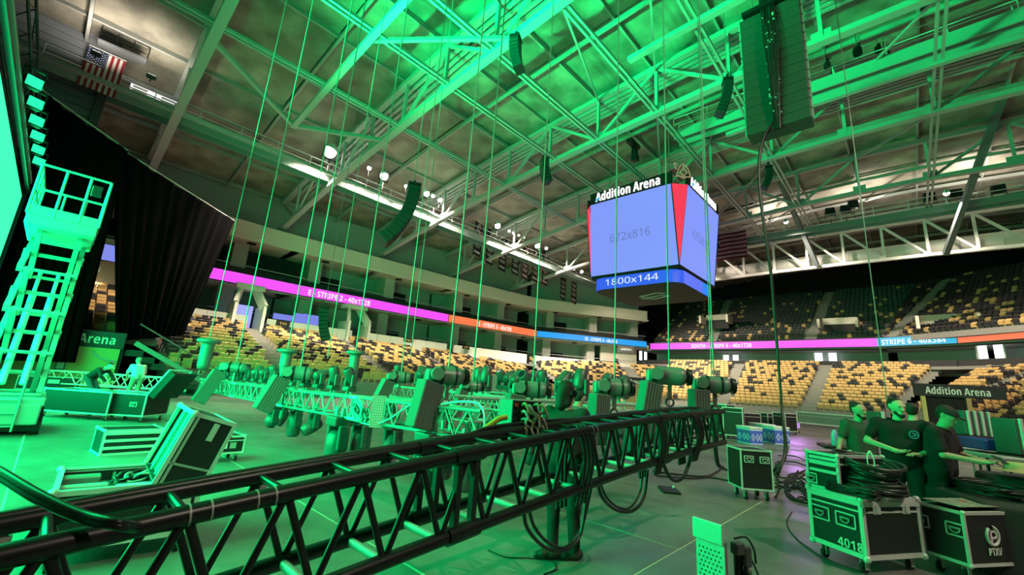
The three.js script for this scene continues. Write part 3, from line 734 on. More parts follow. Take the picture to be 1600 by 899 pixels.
// white arched truss carrying a round duct at the south end
{
  const u = 57, v0 = 24, v1 = -16, n = 12, hb = v => 16.75 + 0.9 * (1 - ((v - 4) / 20) ** 2) * 0.35, ht = v => hb(v) + 3.7;
  const t = thing('arched_truss', 'white painted arched truss with a round duct behind it at the south end', 'roof truss', W(u, hb(0), 0));
  for (let i = 0; i < n; i++) {
    const a = v0 + (v1 - v0) * i / n, b = v0 + (v1 - v0) * (i + 1) / n, m = (a + b) / 2;
    wpart(t, 'bottom_chord', beam(W(u, hb(a), a), W(u, hb(b), b), 0.4, 0.3), M.steelWhite);
    wpart(t, 'top_chord', beam(W(u, ht(a), a), W(u, ht(b), b), 0.34, 0.24), M.steelWhite);
    wpart(t, 'post', beam(W(u, hb(a), a), W(u, ht(a), a), 0.24, 0.24), M.steelWhite);
    wpart(t, 'diagonal', beam(W(u, hb(b), b), W(u, ht(a), a), 0.22, 0.22), M.steelWhite);
  }
  const d = thing('round_duct', 'pale round ventilation duct running behind the white arched truss', 'duct', W(59.2, 18.3, 4));
  for (let i = 0; i < 14; i++) part(d, 'duct_section', [new THREE.CylinderGeometry(0.8, 0.8, 2.86, 24, 1).rotateX(Math.PI / 2).translate(0, 0, -18.6 + 2.9 * i), new THREE.TorusGeometry(0.81, 0.05, 8, 24).translate(0, 0, -17.15 + 2.9 * i)], M.steelWhite);
  for (const [a, b] of [[onU(1600, 62, 40), onU(1478, 397, 56)], [onU(1212, 268, 48), onU(1277, 415, 56.4)]])
    single('raking_brace', a.z > b.z - 6 && a.x < 45 ? 'long raking blue grey steel brace at the right edge of the photo' : 'raking steel brace right of the video board', 'brace', beam(a, b, 0.42, 0.42), M.steelBlue);
}

// ---------------------------------------------------------------- hanging video board
{
  const u0 = 28.7, u1 = 35.9, va = 11.2, vb = 18.3, cu = (u0 + u1) / 2, cv = (va + vb) / 2;
  const t = thing('video_board', 'large four sided hanging video board showing pale blue test screens', 'video board', W(cu, 9.4, cv));
  const scr = (label, w, h, deg) => canvasTex(1024, 880, (c, W_, H_) => {
    const g = c.createLinearGradient(0, 0, W_, H_); g.addColorStop(0, '#8593ff'); g.addColorStop(1, '#8593ff');
    c.fillStyle = '#7f94f6'; c.fillRect(0, 0, W_, H_);
    c.fillStyle = '#6471b4'; c.font = '130px sans-serif'; c.textAlign = 'center'; c.fillText(label, W_ * 0.49, H_ * 0.58);
  });
  const em = (tex, k = 1) => new THREE.MeshStandardMaterial({ color: lin(0.02, 0.02, 0.02), emissive: lin(1, 1, 1), emissiveMap: tex, emissiveIntensity: 0.86 * k, roughness: 0.4 });
  const mA = em(scr('672x816'), 1.0), mB = em(scr('672x816'), 1.0);
  const yT = 16.75 - 9.4, yB = 10.75 - 9.4, off = 4.3;
  // each face: a tapered quadrilateral, wider at the top
  for (const [ry, m] of [[-Math.PI / 2, mA], [0, mB], [Math.PI / 2, mA], [Math.PI, mB]]) {
    const g = new THREE.BufferGeometry();
    const wT = 3.42, wB = 3.6, zT = off, zB = 3.65;
    // cut so that red wedges show at the corners
    g.setAttribute('position', new THREE.Float32BufferAttribute([-wT, yT, zT, -wB, yB, zB, wB, yB, zB, wT, yT, zT], 3));
    g.setAttribute('uv', new THREE.Float32BufferAttribute([0.02, 1, 0, 0, 1, 0, 0.98, 1], 2)); g.setIndex([0, 1, 2, 0, 2, 3]); g.computeVertexNormals(); g.rotateY(ry);
    part(t, 'screen', g, m);
    const red = glow(...srgb(250, 50, 88), 0.82);
    const rg = new THREE.BufferGeometry();
    const dT = 0.62, a = V3(wT + 0.04, yT, off), b = V3(off, yT, wT + 0.04), c = V3(3.64, yB, 3.64);
    rg.setAttribute('position', new THREE.Float32BufferAttribute([a.x, a.y, a.z, c.x, c.y, c.z, b.x, b.y, b.z], 3));
    rg.setAttribute('uv', new THREE.Float32BufferAttribute([0, 1, 0.5, 0, 1, 1], 2)); rg.computeVertexNormals(); rg.rotateY(ry);
    part(t, 'corner_wedge', rg, red);
    const strip = [beam(V3(wT + 0.02, yT, off + 0.02), V3(wB + 0.02, yB, 3.67), 0.07, 0.05)]; const sg = mg(strip); sg.rotateY(ry);
    part(t, 'edge_trim', sg, M.blackPaint);
    const header = box(6.9, 0.95, 0.16, 0, yT + 0.5, off - 0.1); header.rotateY(ry);
    part(t, 'header', header, M.black);
    const low = box(7.1, 0.24, 0.3, 0, yB - 0.12, 3.5); low.rotateY(ry); part(t, 'gap_band', low, M.black);
  }
  part(t, 'core', [box(7.0, 6.0, 7.0, 0, (yT + yB) / 2, 0), box(7.4, 0.3, 7.4, 0, yT + 0.1, 0)], M.black);
  // raised lettering on the headers
  const txt = canvasTex(1024, 160, (c, W_, H_) => { c.clearRect(0, 0, W_, H_); });
  // lower ring with rounded corners, four faces
  const ringH = 1.12, yR = 0.72, rr_ = 1.1, hs = 3.6;
  const ringTex = canvasTex(2048, 128, (c, W_, H_) => {
    const q = ['#2d55e6', '#0a86e8', '#2d55e6', '#0a86e8'];
    c.fillStyle = '#2f5be8'; c.fillRect(0, 0, W_, H_);
    c.fillStyle = '#1484ea'; c.fillRect(W_ * 0.38, 0, W_ * 0.3, H_); c.fillStyle = '#5a70f0'; c.fillRect(W_ * 0.24, 0, W_ * 0.14, H_);
    c.fillStyle = '#e9efff'; c.font = '78px sans-serif'; c.textBaseline = 'middle'; c.fillText('1800x144', 10, H_ / 2 + 4);
  });
  const path = []; // perimeter, starting at the far-left corner of the stage face
  const arc = (cx, cz, a0) => { for (let k = 0; k <= 8; k++) { const a = a0 + k / 8 * Math.PI / 2; path.push([cx + rr_ * Math.cos(a), cz + rr_ * Math.sin(a)]); } };
  path.push([-hs, -hs + rr_]);
  path.push([-hs, hs - rr_]); 
  { const P = []; for (let k = 0; k <= 8; k++) { const a = Math.PI - k / 8 * Math.PI / 2; P.push([-hs + rr_ + rr_ * Math.cos(a), hs - rr_ + rr_ * Math.sin(a)]); } path.push(...P.slice(1)); }
  path.push([hs - rr_, hs]);
  { for (let k = 1; k <= 8; k++) { const a = Math.PI / 2 - k / 8 * Math.PI / 2; path.push([hs - rr_ + rr_ * Math.cos(a), hs - rr_ + rr_ * Math.sin(a)]); } }
  path.push([hs, -hs + rr_]);
  { for (let k = 1; k <= 8; k++) { const a = -k / 8 * Math.PI / 2; path.push([hs - rr_ + rr_ * Math.cos(a), -hs + rr_ + rr_ * Math.sin(a)]); } }
  path.push([-hs + rr_, -hs]);
  { for (let k = 1; k <= 8; k++) { const a = -Math.PI / 2 - k / 8 * Math.PI / 2; path.push([-hs + rr_ + rr_ * Math.cos(a), -hs + rr_ + rr_ * Math.sin(a)]); } }
  let tot = 0; const ss = [0]; for (let i = 1; i < path.length; i++) { tot += Math.hypot(path[i][0] - path[i - 1][0], path[i][1] - path[i - 1][1]); ss.push(tot); }
  const pos = [], uv = [], idx = [];
  path.forEach((p, i) => { pos.push(p[0], yR + ringH / 2, p[1], p[0], yR - ringH / 2, p[1]); uv.push(ss[i] / tot, 1, ss[i] / tot, 0); if (i) { const k = 2 * i; idx.push(k - 2, k - 1, k, k, k - 1, k + 1); } });
  const rg = new THREE.BufferGeometry(); rg.setAttribute('position', new THREE.Float32BufferAttribute(pos, 3)); rg.setAttribute('uv', new THREE.Float32BufferAttribute(uv, 2)); rg.setIndex(idx); rg.computeVertexNormals();
  part(t, 'ring_screen', rg, em(ringTex, 1));
  const sh = new THREE.Shape(path.map(p => new THREE.Vector2(p[0] * 0.992, p[1] * 0.992)));
  const under = new THREE.ExtrudeGeometry(sh, { depth: 1.12, bevelEnabled: false }); under.rotateX(-Math.PI / 2); under.rotateZ(0); under.scale(1, 1, -1);
  { const ix = under.index; const p = under.attributes.position; for (let i = 0; i < p.count; i += 3) { const a = [p.getX(i), p.getY(i), p.getZ(i)]; p.setXYZ(i, p.getX(i + 2), p.getY(i + 2), p.getZ(i + 2)); p.setXYZ(i + 2, ...a); } under.computeVertexNormals(); }
  under.translate(0, 0.14, 0);
  part(t, 'underside', under, M.dark);
  // outlined mark on the underside: a sideways looped letter form
  const mk = []; const mp = [[-1.6, -0.5], [-0.9, -1.0], [1.3, -0.2], [0.6, 0.5], [-0.8, 0.0], [-1.5, 0.5], [0.4, 1.2], [1.6, 0.6]];
  for (let i = 0; i < mp.length - 1; i++) mk.push(beam(V3(mp[i][1] * 0.9, 0.12, -mp[i][0] * 0.8), V3(mp[i + 1][1] * 0.9, 0.12, -mp[i + 1][0] * 0.8), 0.16, 0.05));
  parts(t, 'underside_mark', mk, M.aluDull);
  globalThis.__vb = { t, yT, off, cu, cv };
  // four hanging cables and the roof winches
  for (const [x, z] of [[-2.6, 2.6], [2.6, 2.6], [-2.6, -2.6], [2.6, -2.6]]) part(t, 'hanging_cable', bar(V3(x, yT + 1, z), V3(x, hdk(cv) - 9.4 - 0.15, z), 0.035, 6), M.chain);
  for (const [px, py] of [[990, 232], [1043, 212]]) { const p = onV(px, py, 15.5).sub(V3(cu, 9.4, -cv)); part(t, 'winch', [box(1.6, 0.35, 0.5, p.x, p.y + 0.4, p.z), box(0.4, 1.0, 0.4, p.x + 0.2, p.y - 0.2, p.z), box(0.5, 0.5, 0.5, p.x + 0.3, p.y - 0.8, p.z)], M.blackPaint); }
}

// ---------------------------------------------------------------- lettering in relief
const fontBold = await new FontLoader().loadAsync('fonts/droid/droid_sans_bold.typeface.json');
const fontReg = await new FontLoader().loadAsync('fonts/droid/droid_sans_regular.typeface.json');
function letters(str, width, height, depth, font = fontBold, slant = 0) {
  const g = new TextGeometry(str, { font, size: 1, depth: 1, curveSegments: 4, bevelEnabled: false });
  g.computeBoundingBox(); const b = g.boundingBox, w = b.max.x - b.min.x, h = b.max.y - b.min.y;
  g.translate(-(b.min.x + w / 2), -(b.min.y + h / 2), 0); g.scale(width / w, height / h, depth);
  if (slant) { const p = g.attributes.position; for (let i = 0; i < p.count; i++) p.setX(i, p.getX(i) + p.getY(i) * slant); }
  return clean(g);
}
{
  const { t, yT, off } = globalThis.__vb; delete globalThis.__vb;
  const white = glow(1, 1, 1, 0.9), blue = glow(...srgb(60, 180, 235), 0.9);
  for (const ry of [-Math.PI / 2, 0]) {
    const g = letters('Addition Arena', 5.5, 0.8, 0.08); g.translate(-0.15, yT + 0.55, off); g.rotateY(ry); part(t, 'lettering', g, white);
    const b = beam(V3(-2.85, yT + 0.25, off + 0.1), V3(-2.5, yT + 0.4, off + 0.1), 0.05, 0.16); b.rotateY(ry); part(t, 'lettering_accent', b, blue);
    // line-drawn crest above the corner wedge: helmet over crossed shapes
    const k = ry ? 1 : 0; if (!k) {
      const c = [], P = (x, y) => V3(-off - 0.05, yT + 0.65 + y, off + 0.05).add(V3(x * 0.7071, 0, x * 0.7071));
      const pl = [[[-0.5, -0.3], [-0.3, 0.3], [0, 0.62], [0.3, 0.3], [0.5, -0.3], [0, -0.55], [-0.5, -0.3]], [[-0.28, -0.1], [0, 0.28], [0.28, -0.1], [0, -0.35], [-0.28, -0.1]], [[0, 0.28], [0, 0.62]], [[-0.68, 0.62], [-0.52, 0.1]], [[-0.68, 0.62], [-0.42, 0.5]], [[-0.6, -0.42], [0.6, -0.42]]];
      for (const l of pl) for (let i = 0; i < l.length - 1; i++) c.push(bar(P(...l[i]), P(...l[i + 1]), 0.04, 6));
      part(t, 'crest', c, glow(...srgb(150, 140, 105), 0.7));
    }
  }
}

// ---------------------------------------------------------------- speaker arrays
function lineArray(label, at, turn, n, w, h, d, curve, hang, mat = M.speaker, lean = 0) {
  const t = thing('speaker_array', label, 'speaker', at, turn);
  let x = 0, y = 0, a = lean;
  const fr = part(t, 'rigging_frame', [box(w * 0.9, 0.12, d * 1.1, 0, 0.12, 0), box(w * 0.12, 0.4, 0.12, 0, 0.3, 0)], M.blackMetal);
  part(t, 'hanging_chain', bar(V3(0, 0.4, 0), V3(0, hang, 0), 0.02, 6), M.chain);
  for (let i = 0; i < n; i++) {
    const g = rbox(w, h - 0.015, d, 0.03, 0, -h / 2, 0), gr = box(w * 0.94, h * 0.84, 0.02, 0, -h / 2, d / 2 + 0.005);
    for (const q of [g, gr]) { q.rotateX(a); q.translate(0, y, x); }
    part(t, 'cabinet', g, mat); part(t, 'front_grille', gr, M.grille);
    y -= h * Math.cos(a); x -= h * Math.sin(a); a += curve;
  }
  return t;
}
const hangTo = p => hdk(-p.z) - 0.02 - p.y;
{
  // large array: seen from behind, twelve cabinets with a cable run down the back
  const p = onD(1203, 22, 11.7), t = thing('speaker_array', 'largest hanging speaker panel of many stacked cabinets near the top right of the video board', 'speaker', p, Math.PI / 2);
  const w = 1.72, h = 0.345; let y = 0, z = 0, a = -0.07;
  for (let i = 0; i < 13; i++) {
    const g = rbox(w, h - 0.012, 0.62, 0.025, 0, -h / 2, 0), gr = box(w * 0.95, h * 0.85, 0.02, 0, -h / 2, 0.315), pl = [box(0.06, h * 0.8, 0.05, -w / 2 - 0.03, -h / 2, -0.2), box(0.06, h * 0.8, 0.05, w / 2 + 0.03, -h / 2, -0.2)];
    const all = [g, gr, ...pl]; for (const q of all) { q.rotateX(a); q.translate(0, y, z); }
    part(t, 'cabinet', g, std(0.05, 0.055, 0.05, 0.6)); part(t, 'front_grille', gr, M.grille); parts(t, 'rigging_plate', pl, M.aluDull);
    y -= h * Math.cos(a); z -= h * Math.sin(a); a += 0.012;
  }
  part(t, 'rigging_frame', [box(1.5, 0.14, 0.9, 0, 0.1, 0), box(0.5, 0.35, 0.5, 0, 0.4, 0)], M.blackMetal);
  const cab = []; for (let k = 0; k < 9; k++) { const x = (k - 4) * 0.045; cab.push(tube([V3(x, 0.6, -0.36), V3(x + rr(-0.05, 0.05), -1.2, -0.40), V3(x * 0.7 + rr(-0.05, 0.05), -2.8, -0.42), V3(x * 0.4, -4.6, -0.40)], 0.022, 5, 20)); }
  parts(t, 'back_cable', cab, M.cable);
  const kn = []; for (let k = 0; k < 40; k++) kn.push(new THREE.SphereGeometry(rr(0.02, 0.045), 6, 5).translate(rr(-0.16, 0.16), -rr(0.3, 4.2), -0.40));
  stuff(part(t, 'connector_plugs', kn, M.aluDull));
  parts(t, 'hanging_chain', [bar(V3(-0.5, 0.3, 0), V3(-0.5, hangTo(p), 0), 0.02, 6), bar(V3(0.5, 0.3, 0), V3(0.5, hangTo(p), 0), 0.02, 6)], M.chain);
  const foot = onH(1226, 742, 0.02), top = onD(1190, 228, 11.7);
  const sct = thing('speaker_cable', 'thick dark cable bundle hanging from the largest speaker panel down to the floor', 'cable', V3(0, 0, 0));
  parts(sct, 'strand', [-1, 0, 1].map(k => tube([V3(p.x + k * 0.05, p.y + 0.3, p.z), V3(p.x + 0.05 * k, p.y - 3, p.z + 0.55), top.clone().add(V3(0.05 * k, 0, 0)), onD(1207, 450, 11.6).add(V3(0.04 * k, 0, 0)), onD(1222, 640, 11.55), foot.clone().setY(0.4).add(V3(0.06 * k, 0, 0.03)), foot.clone().add(V3(0.3 * k, 0, -0.2 - 0.1 * k)), foot.clone().add(V3(1.0 + 0.2 * k, 0, 0.5 + 0.3 * k))], 0.034, 6, 60)), M.cable);
}
{
  const R = 0.76, L = 0.76 + Math.PI;
  let p = onD(646, 296, 21); lineArray('long curved black speaker stack hanging in front of the suites, left of centre', p, R + 0.35, 13, 1.25, 0.27, 0.62, 0.062, hangTo(p), M.speaker, 0.0);
  p = onD(806, 64, 16); lineArray('small curved speaker stack under the bright green truss at top centre', p, L - 0.3, 8, 0.62, 0.2, 0.42, 0.05, hangTo(p));
  p = onD(1137, 130, 18); lineArray('small curved speaker stack between the video board and the largest speaker panel', p, R - 0.3, 9, 0.62, 0.2, 0.42, 0.05, hangTo(p), M.speaker, 0.06);
  p = onD(851, 252, 24); lineArray('small curved speaker stack left of the video board lettering', p, L + 0.2, 6, 0.7, 0.25, 0.42, 0.09, hangTo(p));
  p = onD(1201, 264, 25); lineArray('small speaker stack hanging below the foot of the largest speaker panel', p, R - 0.4, 6, 0.5, 0.24, 0.4, 0.1, hangTo(p));
  p = onD(507, 484, 30); lineArray('dark speaker stack hanging low in front of the suite parapet', p, L + 0.4, 8, 1.1, 0.28, 0.6, 0.06, hangTo(p));
}
// dark pendent fixtures in the right of the roof
for (const [px, py, s, l] of [[1384, 90, 1.0, 'largest, beside the catwalk'], [1340, 80, 0.8, 'round, left of the largest'], [1292, 102, 0.55, 'smallest and leftmost'], [1372, 77, 0.6, 'small, just left above the largest']]) {
  const p = onD(px, py, 22); const t = thing('pendant_spotlight', `black can spotlight hanging in the upper right roof, ${l}`, 'light', p, 0.5);
  part(t, 'can', lathe([[0, 0.32], [0.26, 0.3], [0.3, 0.05], [0.3, -0.3], [0.27, -0.32], [0.25, -0.2], [0, -0.18]], 18).scale(s, s, s), M.blackPaint);
  part(t, 'yoke', [box(0.05, 0.5, 0.08, -0.33 * s, 0.2 * s, 0), box(0.05, 0.5, 0.08, 0.33 * s, 0.2 * s, 0), box(0.7 * s, 0.05, 0.08, 0, 0.45 * s, 0)], M.blackPaint);
  part(t, 'stem', bar(V3(0, 0.45 * s, 0), V3(0, Math.max(1, hangTo(p)), 0), 0.03, 6), M.steelDark);
}
// championship banners in rows beside the catwalk
{
  const spots = [[747, 372, 60, 0], [766, 386, 58, 0], [786, 396, 58, 0], [806, 402, 58, 0], [821, 410, 56, 1], [837, 414, 56, 1], [852, 420, 54, 1], [880, 443, 52, 0], [897, 448, 54, 1]];
  spots.forEach(([px, py, hp, red], i) => {
    const p = onV(px, py, 38);
    const dep = p.clone().sub(EYE).dot(FWD), h = hp / 660 * dep * 1.02, w = 15.5 / 660 * dep * 1.5;
    const tex = canvasTex(128, 320, (c, W_, H_) => {
      c.fillStyle = red ? '#3a2a2c' : '#141517'; c.fillRect(0, 0, W_, H_); c.fillStyle = red ? '#c9a5a2' : '#9aa19c';
      c.beginPath(); c.ellipse(W_ / 2, 66, 26, 40, 0.5, 0, 7); c.fill(); c.fillStyle = red ? '#3a2a2c' : '#141517'; c.beginPath(); c.ellipse(W_ / 2 + 6, 70, 10, 22, 0.5, 0, 7); c.fill();
      c.fillStyle = red ? '#cdb9b6' : '#aab0ac'; for (let k = 0; k < 3; k++) { c.fillRect(18, 140 + k * 42, 92, 9); c.fillRect(26, 155 + k * 42, 76, 9); } c.fillRect(16, 278, 96, 20);
    });
    const t = thing('banner', `${red ? 'dull red' : 'black'} hanging championship banner, ${['leftmost', 'second', 'third', 'fourth', 'fifth', 'sixth', 'seventh', 'eighth', 'last'][i]} from the left in the row beside the catwalk lights`, 'banner', p, 0.25);
    const g = new THREE.BoxGeometry(w, h, 0.02); part(t, 'cloth', g, new THREE.MeshStandardMaterial({ map: tex, roughness: 0.9 }));
    part(t, 'hanging_bar', bar(V3(-w / 2, h / 2 + 0.03, 0), V3(w / 2, h / 2 + 0.03, 0), 0.03, 6), M.aluDull);
  });
}

// ---------------------------------------------------------------- box trusses on the floor rig
// pts: four chord curves as functions of s in [0,1]; webs as own pieces
function boxTruss(name, label, chord, n, opt = {}) {
  const { r = 0.025, rb = 0.012, mat = M.blackMetal, bmat = M.blackMetal, seg = 12, plates = [], bottomBars = false, base } = opt;
  const t = thing(name, label, 'truss', base || chord(0, 0, 0));
  for (const [a, b] of [[0, 1], [0, 0], [1, 1], [1, 0]]) {   // a: 0 near side 1 far side, b: 1 top 0 bottom
    const pts = []; for (let i = 0; i <= seg; i++) pts.push(chord(i / seg, a, b));
    wpart(t, 'chord', tube(pts, r, 12, seg * 2), mat);
  }
  for (let i = 0; i < n; i++) {
    const s0 = i / n, s1 = (i + 1) / n, m = (s0 + s1) / 2;
    for (const a of [0, 1]) {
      wpart(t, 'brace', bar(chord(s0, a, 0), chord(m, a, 1), rb, 8), bmat);
      wpart(t, 'brace', bar(chord(m, a, 1), chord(s1, a, 0), rb, 8), bmat);
    }
    wpart(t, 'rung', bar(chord(m, 0, 1), chord(m, 1, 1), rb, 8), bmat);
    wpart(t, 'rung', bar(chord(s0, 0, 0), chord(s0, 1, 0), opt.rungR || rb, 8), opt.rungMat || bmat);
    if (opt.topDiag) wpart(t, 'brace', bar(chord(s0, i % 2, 1), chord(s1, (i + 1) % 2, 1), rb, 8), bmat);
  }
  for (const s of plates) {   // bolted end plates: two posts side by side with nuts
    for (const d of [-0.008, 0.008]) for (const a of [0, 1]) {
      wpart(t, 'end_post', beam(chord(s + d, a, 0), chord(s + d, a, 1), 0.035, 0.035), mat);
    }
    for (const a of [0, 1]) for (const b of [0, 1]) wpart(t, 'coupler', bar(chord(s - 0.014, a, b), chord(s + 0.014, a, b), r * 1.35, 10), opt.couplerMat || M.wornEdge);
  }
  return t;
}
// foreground truss: rises gently to the right, measured against the floor
const fTop = u => 1.12 + 0.1 * u - 0.0062 * u * u;
const fChord = (s, a, b) => { const u = -1.3 + 7.5 * s; return W(u, fTop(u) - (b ? 0 : 0.385), a ? 2.13 + 0.01 * u : 1.8 + 0.012 * u); };
const foreTruss = boxTruss('stage_truss', 'long black box truss in the foreground running from lower left to centre right', fChord, 24, { r: 0.034, rb: 0.0155, plates: [0.395, 0.74], couplerMat: M.blackMetal, rungMat: M.aluDull, rungR: 0.02, seg: 24 });
{
  // scuffs and couplers along the near chord
  for (const u of [-0.2, 0.42, 0.62, 1.62, 2.9]) for (const g of [bar(W(u, fTop(u), 1.8 + 0.012 * u), W(u + 0.006, fTop(u + 0.006), 1.8 + 0.012 * u), 0.0355, 12), bar(W(u + 0.06, fTop(u + 0.06), 1.8 + 0.012 * u), W(u + 0.066, fTop(u + 0.066), 1.8 + 0.012 * u), 0.0355, 12)]) wpart(foreTruss, 'clamp_collar', g, M.aluDull);
  for (const u of [0.02, 0.75, 1.4, 2.1]) { const p = fChord((u + 1.3) / 7.5, 1, 1); wpart(foreTruss, 'bolt', [bar(p, p.clone().setY(p.y - 0.1), 0.012, 8), bar(p.clone().setY(p.y - 0.035), p.clone().setY(p.y - 0.06), 0.022, 8)], M.aluDull); }
}
// cables lying inside and over the foreground truss
function cable(label, pts, r = 0.018, mat = M.cable, name = 'cable', group) { return single(name, label, 'cable', tube(pts, r, 7, Math.max(24, pts.length * 8)), mat, V3(0, 0, 0), 0, group); }
{
  const at = (u, a, dy) => { const p = fChord((u + 1.3) / 7.5, a, 1); return p.setY(p.y + dy); };
  cable('black cable lying along the top inside the foreground truss, nearer its front', [at(-1.2, 0.35, 0.0), at(-0.3, 0.45, 0.02), at(0.6, 0.4, 0.015), at(1.4, 0.5, 0.02), at(2.4, 0.3, 0.02), at(3.4, 0.5, 0.02), at(4.8, 0.35, 0.02), at(6.0, 0.5, 0.02)], 0.022);
  cable('black cable lying along the top inside the foreground truss, nearer its back', [at(-1.2, 0.75, 0.01), at(-0.2, 0.65, 0.02), at(0.8, 0.8, 0.02), at(1.7, 0.62, 0.022), at(2.6, 0.75, 0.02), at(4, 0.6, 0.02), at(5.4, 0.8, 0.02)], 0.022);
  cable('grey cable arched over the middle of the foreground truss behind the patch box', [at(1.9, 0.2, 0.02), at(2.1, 0.3, 0.05), at(2.35, 0.6, 0.055), at(2.8, 0.8, 0.045), at(3.4, 0.7, 0.02)], 0.013);
  // thick pair crossing the lower left corner onto the truss
  for (const k of [0, 1]) cable(`thick black cable sagging from the left edge onto the foreground truss, ${k ? 'lower' : 'upper'} one`, [onD(-60, 705 + k * 10, 1.5), onD(0, 737 + k * 9, 1.42), onD(60, 772 + k * 10, 1.36), onD(130, 804 + k * 8, 1.33), onD(190, 818 + k * 6, 1.32), onV(225, 824 + k * 4, 1.95)], 0.012);
  // loops hanging under the truss
  const loop = (label, px, py, v, r = 0.016) => cable(label, px.map((x, i) => onV(x, py[i], v)), r);
  loop('wide black cable loop hanging under the truss in front of the standing legs', [818, 822, 850, 880, 905, 918], [800, 822, 855, 862, 840, 770], 1.95, 0.013);
  loop('inner black cable loop hanging under the truss in front of the standing legs', [826, 834, 856, 884, 908, 924], [796, 822, 848, 856, 826, 762], 1.97, 0.012);
  loop('large black cable loop hanging under the truss right of the standing legs', [934, 940, 962, 990, 1006, 1012], [758, 776, 797, 798, 778, 735], 2.0, 0.015);
  loop('second black cable loop hanging under the truss right of the standing legs', [938, 948, 968, 984, 1000, 1004], [756, 778, 794, 794, 770, 738], 2.02, 0.011);
  loop('black cable hanging down in a loop near the right end of the truss', [1034, 1036, 1046, 1058, 1070, 1078, 1080], [700, 722, 745, 752, 742, 718, 690], 2.05, 0.02);
  loop('black cable drop at the right end of the foreground truss', [1116, 1118, 1122, 1130], [670, 700, 726, 732], 2.0, 0.026);
  // bundles strapped round the truss
  for (const [u, n] of [[2.75, 3], [4.05, 3], [5.0, 4]]) for (let k = 0; k < n; k++) {
    const x = u + k * 0.05, y = fTop(x);
    single('cable_strap', `black cable dropped over the near truss front, ${['first', 'second', 'third', 'last'][k]} from left in the ${u < 3 ? 'nearest' : u < 4.5 ? 'middle' : 'farthest'} bundle`, 'cable', tube([W(x, y - 0.5, 1.80 + 0.012 * x), W(x + 0.02, y - 0.2, 1.785), W(x, y + 0.03, 1.8 + 0.012 * x), W(x + 0.02, y + 0.03, 1.93), W(x, y - 0.15, 2.0), W(x - 0.03, y - 0.55, 1.98)], 0.014, 6, 30), M.cable, V3(0, 0, 0), 0, `cable drops over the front of the foreground truss, ${u < 3 ? 'nearest' : u < 4.5 ? 'middle' : 'farthest'} bundle`);
  }
}
// second truss along the screen, hung with moving lights
const mU = 3.67, mTop = v => 1.40 - 0.0225 * v + 0.0005 * v * v;
const mChord = (s, a, b) => { const v = 3.85 + 14 * s; return W(mU + (a ? 0.42 : 0), mTop(v) - (b ? 0 : 0.345), v); };
boxTruss('stage_truss', 'long green lit box truss in the middle distance hung with moving lights', mChord, 30, { r: 0.024, rb: 0.011, mat: M.aluDark, bmat: M.aluDull, plates: [0.22, 0.46, 0.72], couplerMat: M.alu });
const m2Chord = (s, a, b) => { const u = 4.6 + 6.4 * s; return W(u, 1.42 - (b ? 0 : 0.36), 5.1 + (a ? 0.4 : 0) - 1.4 * s); };
boxTruss('stage_truss', 'green lit box truss behind the foreground truss at centre right, under the hoists', m2Chord, 14, { r: 0.024, rb: 0.011, mat: M.aluDull, bmat: M.aluDull });
const m3Chord = (s, a, b) => { const v = 4.6 + 9 * s; return W(7.4 + (a ? 0.4 : 0) + 0.6 * s, 1.36 - (b ? 0 : 0.36), v); };
boxTruss('stage_truss', 'farther green lit box truss crowded with fixtures behind the middle truss', m3Chord, 20, { r: 0.024, rb: 0.011, mat: M.aluDull, bmat: M.aluDull });
const m4Chord = (s, a, b) => W(9.4 + 0.4 * a + 1.0 * s, 1.4 - (b ? 0 : 0.36), 10.8 - 5.8 * s);
boxTruss('stage_truss', 'farthest green lit box truss ending near the purple floor', m4Chord, 20, { r: 0.024, rb: 0.011, mat: M.aluDull, bmat: M.aluDull });
// white truss lying on stands by the yellow wall at the left
{
  const a0 = onH(62, 604, 1.02), b0 = onH(288, 597, 1.02);
  const A = onD(60, 604, 19), B = onD(280, 603, 19.5);
  const c = (s, a, b) => { const p = A.clone().lerp(B, s); p.y = 0.42 + (b ? 0.52 : 0); p.x += a * 0.35; p.z -= a * 0.38; return p; };
  boxTruss('white_truss', 'white box truss section lying behind the two workers at the left', c, 8, { r: 0.035, rb: 0.022, mat: M.steelWhite, bmat: M.steelWhite });
}

